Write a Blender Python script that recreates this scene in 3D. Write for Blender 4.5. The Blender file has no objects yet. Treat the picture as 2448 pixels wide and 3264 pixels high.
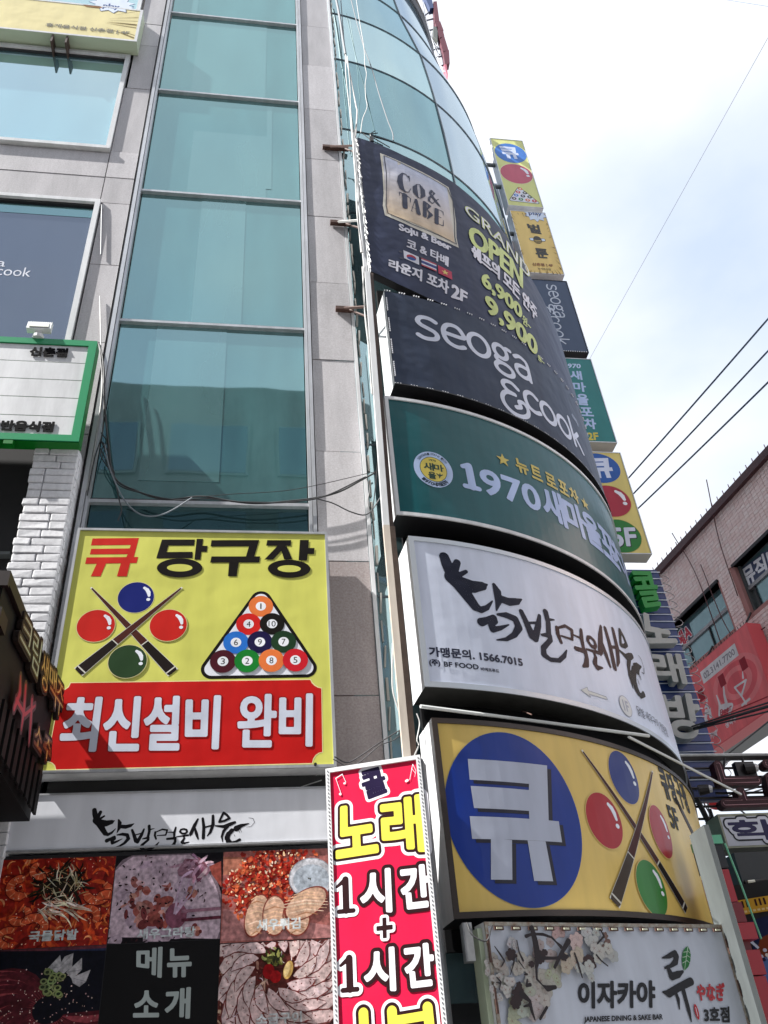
import bpy, bmesh, math, random
import numpy as np
from mathutils import Vector, Matrix
from mathutils.geometry import tessellate_polygon
random.seed(7); rng = np.random.default_rng(7)
SC = bpy.context.scene; COL = SC.collection
R_ = math.radians
# ------------------------------------------------------------------ camera, sun, sky, exposure
F_PX, PITCH, YAW, ROLL = 2750.0, 36.855, 10.63, -5.219
CAM = np.array([0.0, -6.5, 1.6]); W0, H0 = 2448.0, 3264.0
def basis():
    p, y, r = R_(PITCH), R_(YAW), R_(ROLL)
    fw = np.array([math.sin(y)*math.cos(p), math.cos(y)*math.cos(p), math.sin(p)])
    rt = np.array([math.cos(y), -math.sin(y), 0.0]); up = np.cross(rt, fw)
    return math.cos(r)*rt+math.sin(r)*up, -math.sin(r)*rt+math.cos(r)*up, fw
RT, UP, FW = basis()
cd = bpy.data.cameras.new("camera"); cam = bpy.data.objects.new("camera", cd); COL.objects.link(cam)
cd.sensor_fit = 'HORIZONTAL'; cd.sensor_width = 36.0; cd.lens = 36.0*F_PX/W0; cd.clip_start = .05; cd.clip_end = 3000
m = Matrix.Identity(4)
for i in range(3): m[i][0], m[i][1], m[i][2], m[i][3] = RT[i], UP[i], -FW[i], CAM[i]
cam.matrix_world = m; SC.camera = cam
SUN_EL, SUN_OFF = 50.0, 14.0                    # sun stands to the left, SUN_OFF degrees in front of the facade plane
sd = Vector((-math.cos(R_(SUN_OFF))*math.cos(R_(SUN_EL)), -math.sin(R_(SUN_OFF))*math.cos(R_(SUN_EL)), math.sin(R_(SUN_EL))))
sl = bpy.data.lights.new("sun", 'SUN'); sun = bpy.data.objects.new("sun", sl); COL.objects.link(sun)
sl.energy = 5.0; sl.angle = R_(.5); sl.color = (1.0, .975, .94)
sun.rotation_euler = sd.to_track_quat('Z', 'Y').to_euler(); sun.location = (-20, -10, 40)
w = bpy.data.worlds.new("World"); SC.world = w; w.use_nodes = True
nt = w.node_tree; N = nt.nodes; L = nt.links; N.clear()
out = N.new('ShaderNodeOutputWorld'); bg = N.new('ShaderNodeBackground'); bg.inputs[1].default_value = .13
sky = N.new('ShaderNodeTexSky'); sky.sky_type = 'NISHITA'; sky.sun_disc = False
sky.sun_elevation = R_(SUN_EL); sky.sun_rotation = math.atan2(sd.x, sd.y); sky.dust_density = 2.0; sky.air_density = 1.0
tc = N.new('ShaderNodeTexCoord'); mp = N.new('ShaderNodeMapping'); mp.inputs['Scale'].default_value = (1.1, 1.1, 2.0); mp.inputs['Location'].default_value = (.35, .2, .55)
no = N.new('ShaderNodeTexNoise'); no.inputs['Scale'].default_value = 1.25; no.inputs['Detail'].default_value = 7; no.inputs['Roughness'].default_value = .48
cr = N.new('ShaderNodeValToRGB'); cr.color_ramp.elements[0].position = .34; cr.color_ramp.elements[1].position = .56
cr.color_ramp.elements[0].color = (.05, .05, .05, 1); cr.color_ramp.elements[1].color = (1, 1, 1, 1)
mx = N.new('ShaderNodeMixRGB'); mx.inputs[2].default_value = (3.55, 3.66, 3.9, 1)
L.new(tc.outputs['Generated'], mp.inputs[0]); L.new(mp.outputs[0], no.inputs[0]); L.new(no.outputs[0], cr.inputs[0])
L.new(cr.outputs[0], mx.inputs[0]); m0 = N.new('ShaderNodeMixRGB'); m0.inputs[0].default_value = .72; m0.inputs[2].default_value = (2.3, 2.75, 3.45, 1); L.new(sky.outputs[0], m0.inputs[1]); L.new(m0.outputs[0], mx.inputs[1]); L.new(mx.outputs[0], bg.inputs[0]); L.new(bg.outputs[0], out.inputs[0])
SC.view_settings.view_transform = 'Standard'; SC.view_settings.look = 'None'; SC.view_settings.gamma = 1; SC.view_settings.use_curve_mapping = False
SC.view_settings.exposure = 1.27

# ------------------------------------------------------------------ colours and materials
def lin(c): c = c/255.0; return c/12.92 if c <= .04045 else ((c+.055)/1.055)**2.4
def rgb(h):
    if not isinstance(h, str): return tuple(h)[:3]
    h = h.lstrip('#'); return tuple(lin(int(h[i:i+2], 16)) for i in (0, 2, 4))
_M = {}
def mat(key, color, rough=.5, metal=0.0, noise=0.0, nscale=8.0, bump=0.0, spec=.5, stretch=(1, 1, 1), color2=None, coat=0.0):
    if key in _M: return _M[key]
    M = bpy.data.materials.new(key); M.use_nodes = True; nt = M.node_tree; b = nt.nodes['Principled BSDF']
    c = rgb(color); b.inputs['Base Color'].default_value = (*c, 1); b.inputs['Roughness'].default_value = rough
    b.inputs['Metallic'].default_value = metal; b.inputs['Specular IOR Level'].default_value = spec
    b.inputs['Coat Weight'].default_value = coat; b.inputs['Coat Roughness'].default_value = .06
    if noise or bump:
        tc = nt.nodes.new('ShaderNodeTexCoord'); mp = nt.nodes.new('ShaderNodeMapping'); mp.inputs['Scale'].default_value = stretch
        n = nt.nodes.new('ShaderNodeTexNoise'); n.inputs['Scale'].default_value = nscale; n.inputs['Detail'].default_value = 8; n.inputs['Roughness'].default_value = .65
        nt.links.new(tc.outputs['Object'], mp.inputs[0]); nt.links.new(mp.outputs[0], n.inputs[0])
        if noise:
            r = nt.nodes.new('ShaderNodeValToRGB'); r.color_ramp.elements[0].position = .3; r.color_ramp.elements[1].position = .7
            d = rgb(color2) if color2 else tuple(x*(1-noise) for x in c)
            r.color_ramp.elements[0].color = (*d, 1); r.color_ramp.elements[1].color = (*c, 1)
            nt.links.new(n.outputs[0], r.inputs[0])
            m2 = nt.nodes.new('ShaderNodeMapping'); m2.inputs['Scale'].default_value = (2.6, 2.6, .5); n2 = nt.nodes.new('ShaderNodeTexNoise'); n2.inputs['Scale'].default_value = 1.6; n2.inputs['Detail'].default_value = 10; n2.inputs['Roughness'].default_value = .7
            q = nt.nodes.new('ShaderNodeMapRange'); q.inputs[1].default_value = .35; q.inputs[2].default_value = .65; q.inputs[3].default_value = .80; q.inputs[4].default_value = 1.03; vm = nt.nodes.new('ShaderNodeVectorMath'); vm.operation = 'SCALE'
            nt.links.new(tc.outputs['Object'], m2.inputs[0]); nt.links.new(m2.outputs[0], n2.inputs[0]); nt.links.new(n2.outputs[0], q.inputs[0]); nt.links.new(r.outputs[0], vm.inputs[0]); nt.links.new(q.outputs[0], vm.inputs['Scale']); nt.links.new(vm.outputs[0], b.inputs['Base Color'])
        if bump:
            bp = nt.nodes.new('ShaderNodeBump'); bp.inputs['Strength'].default_value = bump; bp.inputs['Distance'].default_value = .01
            nt.links.new(n.outputs[0], bp.inputs['Height']); nt.links.new(bp.outputs[0], b.inputs['Normal'])
    _M[key] = M; return M
def print_mat(key='print', rough=.38, coat=0.0, fade=.10, spec=.28, nsc=2.2, st=(3, 3, .6)):
    if key in _M: return _M[key]
    M = bpy.data.materials.new(key); M.use_nodes = True; nt = M.node_tree; b = nt.nodes['Principled BSDF']
    a = nt.nodes.new('ShaderNodeAttribute'); a.attribute_name = 'Col'
    tc = nt.nodes.new('ShaderNodeTexCoord'); mp = nt.nodes.new('ShaderNodeMapping'); mp.inputs['Scale'].default_value = st
    n = nt.nodes.new('ShaderNodeTexNoise'); n.inputs['Scale'].default_value = nsc; n.inputs['Detail'].default_value = 9
    r = nt.nodes.new('ShaderNodeMapRange'); r.inputs[1].default_value = .3; r.inputs[2].default_value = .75; r.inputs[3].default_value = 1-fade; r.inputs[4].default_value = 1.5 if key == 'food_print' else 1.04
    mm = nt.nodes.new('ShaderNodeVectorMath'); mm.operation = 'SCALE'
    nt.links.new(tc.outputs['Object'], mp.inputs[0]); nt.links.new(mp.outputs[0], n.inputs[0]); nt.links.new(n.outputs[0], r.inputs[0])
    nt.links.new(a.outputs['Color'], mm.inputs[0]); nt.links.new(r.outputs[0], mm.inputs['Scale']); nt.links.new(mm.outputs[0], b.inputs['Base Color'])
    if key != 'food_print':
        n3 = nt.nodes.new('ShaderNodeTexNoise'); n3.inputs['Scale'].default_value = 2.6; n3.inputs['Detail'].default_value = 2; bp = nt.nodes.new('ShaderNodeBump'); bp.inputs['Strength'].default_value = .8; bp.inputs['Distance'].default_value = .03 if 'dark' in key else .012
        nt.links.new(tc.outputs['Object'], n3.inputs[0]); nt.links.new(n3.outputs[0], bp.inputs['Height']); nt.links.new(bp.outputs[0], b.inputs['Normal'])
    b.inputs['Roughness'].default_value = rough; b.inputs['Coat Weight'].default_value = coat; b.inputs['Coat Roughness'].default_value = .05; b.inputs['Specular IOR Level'].default_value = spec
    _M[key] = M; return M
def glass_mat(key, base, refl, fac, rough=.02, wav=.004, coln=.25, nsc=1.3):
    if key in _M: return _M[key]
    M = bpy.data.materials.new(key); M.use_nodes = True; nt = M.node_tree; nt.nodes.clear()
    o = nt.nodes.new('ShaderNodeOutputMaterial'); mx = nt.nodes.new('ShaderNodeMixShader'); d = nt.nodes.new('ShaderNodeBsdfDiffuse'); g = nt.nodes.new('ShaderNodeBsdfGlossy')
    g.inputs['Color'].default_value = (*refl, 1); g.inputs['Roughness'].default_value = rough
    tc = nt.nodes.new('ShaderNodeTexCoord'); n = nt.nodes.new('ShaderNodeTexNoise'); n.inputs['Scale'].default_value = nsc; n.inputs['Detail'].default_value = 3
    mp = nt.nodes.new('ShaderNodeMapping'); mp.inputs['Scale'].default_value = (1.5, 1.5, .35)
    r = nt.nodes.new('ShaderNodeValToRGB'); r.color_ramp.elements[0].color = (*[x*(1-coln) for x in base], 1); r.color_ramp.elements[1].color = (*base, 1)
    r.color_ramp.elements[0].position = .35; r.color_ramp.elements[1].position = .65
    fr = nt.nodes.new('ShaderNodeFresnel'); fr.inputs[0].default_value = 1.5
    ma = nt.nodes.new('ShaderNodeMath'); ma.operation = 'MULTIPLY_ADD'; ma.inputs[1].default_value = 1-fac; ma.inputs[2].default_value = fac
    n2 = nt.nodes.new('ShaderNodeTexNoise'); n2.inputs['Scale'].default_value = .8; bp = nt.nodes.new('ShaderNodeBump'); bp.inputs['Strength'].default_value = 1; bp.inputs['Distance'].default_value = wav
    nt.links.new(tc.outputs['Object'], n2.inputs[0]); nt.links.new(n2.outputs[0], bp.inputs['Height']); nt.links.new(bp.outputs[0], g.inputs['Normal'])
    nt.links.new(tc.outputs['Object'], mp.inputs[0]); nt.links.new(mp.outputs[0], n.inputs[0]); nt.links.new(n.outputs[0], r.inputs[0]); nt.links.new(r.outputs[0], d.inputs[0])
    nt.links.new(fr.outputs[0], ma.inputs[0]); nt.links.new(ma.outputs[0], mx.inputs[0]); nt.links.new(d.outputs[0], mx.inputs[1]); nt.links.new(g.outputs[0], mx.inputs[2]); nt.links.new(mx.outputs[0], o.inputs[0])
    _M[key] = M; return M
GRAN = mat('granite', (.62, .605, .62), .45, noise=.32, nscale=60, bump=.08, color2=(.45, .425, .43))
GV = [mat('granite_%s' % n_, tuple(x*k for x in (.62, .605, .62)), .45, noise=.32, nscale=60, bump=.08, color2=tuple(x*k for x in (.45, .425, .43))) for n_, k in (('light', 1.06), ('mid', .97), ('dull', .89))]
GRAN2 = mat('granite_pink', (.50, .45, .44), .45, noise=.32, nscale=55, bump=.08, color2=(.32, .26, .25))
ALU = mat('aluminium', (.62, .63, .65), .35, .55, noise=.2, nscale=12, stretch=(1, 1, .3)); WHITE = mat('white_paint', (.78, .79, .80), .4, noise=.14, nscale=7, stretch=(1, 1, .25))
BLACK = mat('black_metal', (.012, .012, .014), .45); DARK = mat('dark_recess', (.015, .014, .015), .8); RUST = mat('rusty_steel', (.11, .05, .035), .7, noise=.5, nscale=30)
BEIGE = mat('beige_paint', (.66, .58, .49), .5, noise=.18, nscale=9, stretch=(1, 1, .2)); BROWN = mat('brown_steel', (.10, .06, .045), .6, noise=.4, nscale=12)
GREYP = mat('grey_paint', (.12, .135, .135), .6, noise=.25, nscale=6, stretch=(1, 1, .3)); RUBBER = mat('cable_black', (.02, .02, .022), .6); CABLEW = mat('cable_white', (.6, .6, .58), .6, noise=.3, nscale=20)
STEEL = mat('galvanised', (.42, .43, .44), .38, .6, noise=.3, nscale=14)
PRINT = print_mat(); GLOSSP = print_mat('print_gloss', .3, .05, .14); MATTP = print_mat('print_banner', .5, 0, .2); DARKP = print_mat('print_dark', .42, 0, .22, spec=.12); FOODP = print_mat('food_print', .3, .05, .45, nsc=38, st=(1, 1, 1))
GL_COL = glass_mat('teal_glass', (.06, .165, .17), (.50, .76, .78), .34, wav=.002, coln=.45)
GL_CB = glass_mat('teal_glass_blind', (.085, .195, .20), (.52, .77, .79), .34, wav=.002, coln=.2)
GL_CUR = glass_mat('curved_teal_glass', (.20, .33, .35), (.62, .84, .88), .42, wav=.006, coln=.4, nsc=2.2)
GL_CURS = [GL_CUR, glass_mat('curved_glass_pale', (.27, .42, .43), (.72, .92, .94), .48, wav=.006, coln=.3, nsc=2.2), glass_mat('curved_glass_deep', (.13, .25, .27), (.50, .74, .79), .36, wav=.006, coln=.45, nsc=2.2), glass_mat('curved_glass_sky', (.24, .32, .38), (.68, .80, .88), .46, wav=.006, coln=.3, nsc=2.2)]  # sky variant has a pale reflection mixed into its pane colour
GL_WIN = glass_mat('pale_window_glass', (.16, .33, .36), (.74, .94, .98), .50)
GL_DRK = glass_mat('dark_window_glass', (.045, .055, .075), (.60, .68, .80), .20)
GL_LOW = glass_mat('low_glass', (.02, .05, .055), (.35, .6, .62), .15)

# ------------------------------------------------------------------ object helpers
def link(o): COL.objects.link(o); return o
def thing(name, label, cat, loc=(0, 0, 0), group=None, kind=None):
    o = link(bpy.data.objects.new(name, None)); o.location = loc; o.empty_display_size = .1
    o['label'] = label; o['category'] = cat
    if group: o['group'] = group
    return o
def wl(p):
    v = Vector((0, 0, 0)); q = p
    while q: v = v+q.location; q = q.parent
    return v
def mobj(name, verts, faces, material, parent=None, smooth=False, cols=None, kind=None, recalc=False):
    me = bpy.data.meshes.new(name); off = wl(parent) if parent else Vector((0, 0, 0))
    me.from_pydata([tuple(v) for v in verts], [], faces); me.materials.append(material)
    if smooth: me.polygons.foreach_set('use_smooth', [True]*len(me.polygons))
    if cols is not None:
        a = me.color_attributes.new('Col', 'FLOAT_COLOR', 'CORNER'); buf = np.ones((len(me.loops), 4), dtype=np.float32); i = 0
        for f, c in zip(faces, cols): buf[i:i+len(f), :3] = c; i += len(f)
        a.data.foreach_set('color', buf.ravel())
    if recalc:
        bm = bmesh.new(); bm.from_mesh(me); bmesh.ops.recalc_face_normals(bm, faces=bm.faces); bm.to_mesh(me); bm.free()
    me.update(); o = link(bpy.data.objects.new(name, me))
    if parent: o.parent = parent; o.location = -off
    if kind: o['kind'] = kind
    return o
def tag(o, label, cat, group=None):
    o['label'] = label; o['category'] = cat
    if group: o['group'] = group
    return o
class MB:
    def __init__(s): s.v = []; s.f = []
    def box(s, x0, x1, y0, y1, z0, z1):
        b = len(s.v); s.v += [(x, y, z) for z in (z0, z1) for y in (y0, y1) for x in (x0, x1)]
        s.f += [tuple(b+i for i in q) for q in ((0, 2, 3, 1), (4, 5, 7, 6), (0, 1, 5, 4), (2, 6, 7, 3), (0, 4, 6, 2), (1, 3, 7, 5))]; return s
    def hexa(s, p):
        b = len(s.v); s.v += [tuple(q) for q in p]
        s.f += [tuple(b+i for i in q) for q in ((0, 3, 2, 1), (4, 5, 6, 7), (0, 1, 5, 4), (1, 2, 6, 5), (2, 3, 7, 6), (3, 0, 4, 7))]; return s
    def quad(s, *p): b = len(s.v); s.v += [tuple(q) for q in p]; s.f.append(tuple(range(b, b+len(p)))); return s
    def tube(s, pts, r, n=6, caps=True):
        pts = [Vector(p) for p in pts]; b = len(s.v); ring = []
        for i, p in enumerate(pts):
            d = (pts[min(i+1, len(pts)-1)]-pts[max(i-1, 0)]).normalized()
            a = d.cross(Vector((0, 0, 1)) if abs(d.z) < .95 else Vector((1, 0, 0))).normalized(); c = d.cross(a)
            rr = r[i] if isinstance(r, (list, tuple)) else r
            s.v += [tuple(p+rr*(math.cos(t)*a+math.sin(t)*c)) for t in [2*math.pi*k/n for k in range(n)]]
        for i in range(len(pts)-1):
            for k in range(n): k2 = (k+1) % n; s.f.append((b+i*n+k, b+i*n+k2, b+(i+1)*n+k2, b+(i+1)*n+k))
        if caps: s.f.append(tuple(b+k for k in range(n))[::-1]); s.f.append(tuple(b+(len(pts)-1)*n+k for k in range(n)))
        return s
    def build(s, name, material, parent=None, smooth=False, kind=None): return mobj(name, s.v, s.f, material, parent, smooth, None, kind, True)
def catmull(pts, n=8):
    P = [np.array(p, float) for p in pts]; P = [2*P[0]-P[1]]+P+[2*P[-1]-P[-2]]; out = []
    for i in range(1, len(P)-2):
        for k in range(n):
            t = k/n; out.append(.5*((2*P[i])+(-P[i-1]+P[i+1])*t+(2*P[i-1]-5*P[i]+4*P[i+1]-P[i+2])*t*t+(-P[i-1]+3*P[i]-3*P[i+1]+P[i+2])*t**3))
    out.append(P[-2]); return out

# ------------------------------------------------------------------ surfaces: real planes / cylinders with (s, t) coordinates in metres
def ray(px): d = (px[0]-W0/2)*RT-(px[1]-H0/2)*UP+F_PX*FW; return d/np.linalg.norm(d)
class Plane:
    """vertical plane through o with horizontal direction at angle phi"""
    cyl = False
    def __init__(s, o, phi=0.0): s.o = np.array(o, float); s.u = np.array([math.cos(R_(phi)), math.sin(R_(phi)), 0]); s.n = np.array([s.u[1], -s.u[0], 0])
    def inv(s, px): d = ray(px); k = (s.n@(s.o-CAM))/(s.n@d); p = CAM+k*d; return np.array([(p-s.o)@s.u, p[2]])
    def pt(s, a, t, off=0): p = s.o+s.u*a+s.n*off; return (p[0], p[1], t)
class Cyl:
    cyl = True
    def __init__(s, c, R): s.c = np.array(c, float); s.R = R
    def inv(s, px):
        d = ray(px); o = CAM[:2]-s.c; a = d[:2]@d[:2]; b = d[:2]@o; q = o@o-s.R**2; D = max(b*b-a*q, 0); k = (-b-math.sqrt(D))/a
        p = CAM+k*d; th = math.atan2(p[1]-s.c[1], p[0]-s.c[0]); return np.array([th*s.R, p[2]])
    def pt(s, a, t, off=0): th = a/s.R; r = s.R+off; return (s.c[0]+r*math.cos(th), s.c[1]+r*math.sin(th), t)
def Z(ox, oy, k): return lambda *p: [(ox+x/k, oy+y/k) for x, y in p]
class Art:
    """flat print on a surface: filled shapes, each with its own colour, every one a hair above the last"""
    def __init__(s, S, off=.004, step=.00025): s.S = S; s.off = off; s.step = step; s.v = []; s.f = []; s.c = []
    def L(s, px): return [s.S.inv(p) for p in px]
    def _emit(s, poly, col):
        b = len(s.v); s.v += [s.S.pt(a, t, s.off) for a, t in poly]; s.f.append(tuple(range(b, b+len(poly)))); s.c.append(col)
    def _bins(s, poly, col):
        if not s.S.cyl: s._emit(poly, col); return
        xs = [p[0] for p in poly]; st = .12; i0 = math.floor(min(xs)/st); i1 = math.ceil(max(xs)/st)
        if i1-i0 <= 1: s._emit(poly, col); return
        for i in range(i0, i1):
            q = poly
            for lim, sg in ((i*st, 1), ((i+1)*st, -1)):
                r = []
                for k in range(len(q)):
                    A, B = q[k], q[(k+1) % len(q)]; a = sg*(A[0]-lim); b_ = sg*(B[0]-lim)
                    if a >= 0: r.append(A)
                    if (a > 0 > b_) or (a < 0 < b_): u = a/(a-b_); r.append((A[0]+u*(B[0]-A[0]), A[1]+u*(B[1]-A[1])))
                q = r
                if len(q) < 3: break
            if len(q) >= 3: s._emit(q, col)
    def poly(s, loc, col):
        col = rgb(col); s.off += s.step; loc = [tuple(p) for p in loc]
        if len(loc) <= 4 and not s.S.cyl and len(loc) == 3: s._emit(loc, col); return s
        for t in tessellate_polygon([[Vector((p[0], p[1], 0)) for p in loc]]): s._bins([loc[i] for i in t], col)
        return s
    def ppoly(s, px, col): return s.poly(s.L(px), col)
    def ell(s, c, rx, ry, col, n=40, rot=0):
        cs, sn = math.cos(rot), math.sin(rot)
        return s.poly([(c[0]+rx*math.cos(t)*cs-ry*math.sin(t)*sn, c[1]+rx*math.cos(t)*sn+ry*math.sin(t)*cs) for t in [2*math.pi*k/n for k in range(n)]], col)
    def ext(s, l, r, t, b):
        l, r, t, b = s.L([l, r, t, b]); return ((l[0]+r[0])/2, (t[1]+b[1])/2), (r[0]-l[0])/2, (t[1]-b[1])/2
    def strip(s, pts, ws, col):
        """tapered strip along local points"""
        n = len(pts); A = []; B = []
        for i in range(n):
            p = np.array(pts[i]); d = np.array(pts[min(i+1, n-1)])-np.array(pts[max(i-1, 0)]); d = d/(np.linalg.norm(d)+1e-9); q = np.array([-d[1], d[0]]); h = ws[i]/2
            A.append(tuple(p+q*h)); B.append(tuple(p-q*h))
        col = rgb(col); s.off += s.step
        for i in range(n-1): s._bins([A[i], A[i+1], B[i+1], B[i]], col)
        return s
    def grid(s, X, Y, V, col):
        """fill V>0 (marching squares)"""
        col = rgb(col); s.off += s.step; ny, nx = V.shape; ins = V > 0
        full = ins[:-1, :-1] & ins[1:, :-1] & ins[:-1, 1:] & ins[1:, 1:]; anyc = ins[:-1, :-1] | ins[1:, :-1] | ins[:-1, 1:] | ins[1:, 1:]
        mr = max(1, int(.10/(X[1]-X[0]))) if s.S.cyl else 10**9
        for j in range(ny-1):
            i = 0; row = full[j]
            while i < nx-1:
                if row[i]:
                    k = i
                    while k < nx-1 and row[k] and k-i < mr: k += 1
                    s._emit([(X[i], Y[j]), (X[k], Y[j]), (X[k], Y[j+1]), (X[i], Y[j+1])], col); i = k
                else: i += 1
        for j, i in zip(*np.nonzero(anyc & ~full)):
            c = [(i, j), (i+1, j), (i+1, j+1), (i, j+1)]; P = []
            for k in range(4):
                (a, b), (e, f) = c[k], c[(k+1) % 4]; va, vb = V[b, a], V[f, e]
                if va > 0: P.append((X[a], Y[b]))
                if (va > 0) != (vb > 0): u = va/(va-vb); P.append((X[a]+u*(X[e]-X[a]), Y[b]+u*(Y[f]-Y[b])))
            if len(P) >= 3: s._emit(P, col)
        return s
    def build(s, name, parent, material=None): return mobj(name, s.v, s.f, material or PRINT, parent, False, s.c) if s.f else None

_TC = {}
def text_edges(txt):
    """outline edges and fill of a line of lettering, as numpy arrays in em units"""
    if txt in _TC: return _TC[txt]
    c = bpy.data.curves.new("t", 'FONT'); c.body = txt; c.size = 1; c.resolution_u = 4
    ob = link(bpy.data.objects.new("t", c)); bpy.context.view_layer.update()
    me = bpy.data.meshes.new_from_object(ob.evaluated_get(bpy.context.evaluated_depsgraph_get()))
    V = np.array([v.co[:2] for v in me.vertices]); cnt = {}
    for p in me.polygons:
        for a, b in p.edge_keys: cnt[(a, b)] = cnt.get((a, b), 0)+1
    E = np.array([k for k, n in cnt.items() if n == 1]); Fc = [tuple(p.vertices) for p in me.polygons]
    bpy.data.objects.remove(ob); bpy.data.curves.remove(c); bpy.data.meshes.remove(me)
    _TC[txt] = (V, E, Fc); return _TC[txt]
def quadmap(V, q, shrink=0.0):
    """bounding box of V -> quad q (TL,TR,BR,BL local)"""
    lo, hi = V.min(0), V.max(0); u = ((V-lo)/(hi-lo)); q = [np.array(p, float) for p in q]
    if shrink:
        c = sum(q)/4; w_ = np.linalg.norm(q[1]-q[0]); h_ = np.linalg.norm(q[3]-q[0])
        fx = max(.3, 1-2*shrink/w_); fy = max(.3, 1-2*shrink/h_); ux = (q[1]-q[0])/w_; uy = (q[0]-q[3])/h_
        q = [p-(ux*((p-c)@ux)*(1-fx))-(uy*((p-c)@uy)*(1-fy)) for p in q]
    a, b = u[:, :1], u[:, 1:]; TL, TR, BR, BL = q
    return BL*(1-a)*(1-b)+BR*a*(1-b)+TR*a*b+TL*(1-a)*b
def sdf_edges(A, B, G):
    D = np.full(len(G), 1e9); ins = np.zeros(len(G), bool)
    for a, b in zip(A, B):
        e = b-a; l = e@e+1e-18; w_ = G-a; t = np.clip((w_@e)/l, 0, 1); dd = w_-t[:, None]*e; D = np.minimum(D, (dd**2).sum(1))
        c = ((a[1] > G[:, 1]) != (b[1] > G[:, 1])); xi = a[0]+(G[:, 1]-a[1])*e[0]/(e[1] if abs(e[1]) > 1e-12 else 1e-12); ins ^= (c & (G[:, 0] < xi))
    D = np.sqrt(D); D[ins] *= -1; return D
def grid_for(lo, hi, pad, cell):
    X = np.arange(lo[0]-pad-cell, hi[0]+pad+2*cell, cell); Y = np.arange(lo[1]-pad-cell, hi[1]+pad+2*cell, cell)
    gx, gy = np.meshgrid(X, Y); return X, Y, np.c_[gx.ravel(), gy.ravel()]
def q_line(S, l, r, t, b):
    sl_, sr = S.inv(l)[0], S.inv(r)[0]; tt, tb = S.inv(t)[1], S.inv(b)[1]; return [(sl_, tt), (sr, tt), (sr, tb), (sl_, tb)]
def q_px(S, px): return [S.inv(p) for p in px]
def letter(art, txt, q, layers, bold=0.0, res=46, plain=False):
    """lettering in quad q; layers = [(extra outline metres, colour) ...] from the back forward"""
    V, E, Fc = text_edges(txt); bold = min(bold, .04*np.linalg.norm(np.array(q[0])-np.array(q[3]))); P = quadmap(V, q, bold)
    if plain or (bold == 0 and len(layers) == 1):
        col = rgb(layers[0][1]); art.off += art.step
        for f in Fc: art._bins([tuple(P[i]) for i in f], col)
        return
    h = P[:, 1].max()-P[:, 1].min(); mx_ = max(l[0] for l in layers)+bold; X, Y, G = grid_for(P.min(0), P.max(0), mx_, h/res)
    D = sdf_edges(P[E[:, 0]], P[E[:, 1]], G).reshape(len(Y), len(X))
    for ex, c in layers: art.grid(X, Y, bold+ex-D, c)
def sdf_strokes(strokes, G):
    D = np.full(len(G), 1e9)
    for st in strokes:
        for p, q in zip(st[:-1], st[1:]):
            a, b = np.array(p[:2]), np.array(q[:2]); e = b-a; l = e@e+1e-18; w_ = G-a; t = np.clip((w_@e)/l, 0, 1)
            D = np.minimum(D, np.sqrt(((w_-t[:, None]*e)**2).sum(1))-(p[2]+(q[2]-p[2])*t)/2)
    return D
def strokes(art, sts, layers, cell=.004):
    al = [p for s in sts for p in s]; lo = [min(p[k]-p[2]/2 for p in al) for k in (0, 1)]; hi = [max(p[k]+p[2]/2 for p in al) for k in (0, 1)]
    X, Y, G = grid_for(lo, hi, max(l[0] for l in layers), cell); D = sdf_strokes(sts, G).reshape(len(Y), len(X))
    for ex, c in layers: art.grid(X, Y, ex-D, c)
def px_strokes(S, zf, sts, kw):
    """strokes traced as (x, y, width) in a zoom frame; kw = metres per traced pixel of width"""
    return [[(*S.inv(zf((x, y))[0]), wd*kw) for x, y, wd in st] for st in sts]
def solid(S, V, X, Y, d0, d1, name, mtl, parent):
    """extruded letter from a level-set grid: front, back and walls"""
    a = Art(S, d1, 0); a.grid(X, Y, V, (1, 1, 1)); vs = list(a.v); fs = list(a.f); ny, nx = V.shape
    n0 = len(fs); b = Art(S, d0, 0); b.grid(X, Y, V, (1, 1, 1)); o = len(vs); vs += b.v; fs += [tuple(o+i for i in f)[::-1] for f in b.f]
    for j in range(ny-1):
        for i in range(nx-1):
            c = [(i, j), (i+1, j), (i+1, j+1), (i, j+1)]; P = []
            for k in range(4):
                (p, q), (e, f) = c[k], c[(k+1) % 4]; va, vb = V[q, p], V[f, e]
                if (va > 0) != (vb > 0): u = va/(va-vb); P.append((X[p]+u*(X[e]-X[p]), Y[q]+u*(Y[f]-Y[q])))
            if len(P) == 2:
                o = len(vs); vs += [S.pt(*P[0], d0), S.pt(*P[1], d0), S.pt(*P[1], d1), S.pt(*P[0], d1)]; fs.append((o, o+1, o+2, o+3))
    return mobj(name, vs, fs, mtl, parent)
def letter3d(S, txt, q, bold, d0, d1, mtl, parent, res=30, name='channel_letter'):
    bold = min(bold, .05*np.linalg.norm(np.array(q[0])-np.array(q[3]))); V, E, Fc = text_edges(txt); P = quadmap(V, q, bold); h = P[:, 1].max()-P[:, 1].min(); X, Y, G = grid_for(P.min(0), P.max(0), bold, h/res)
    D = sdf_edges(P[E[:, 0]], P[E[:, 1]], G).reshape(len(Y), len(X)); return solid(S, bold-D, X, Y, d0, d1, name, mtl, parent)
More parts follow.
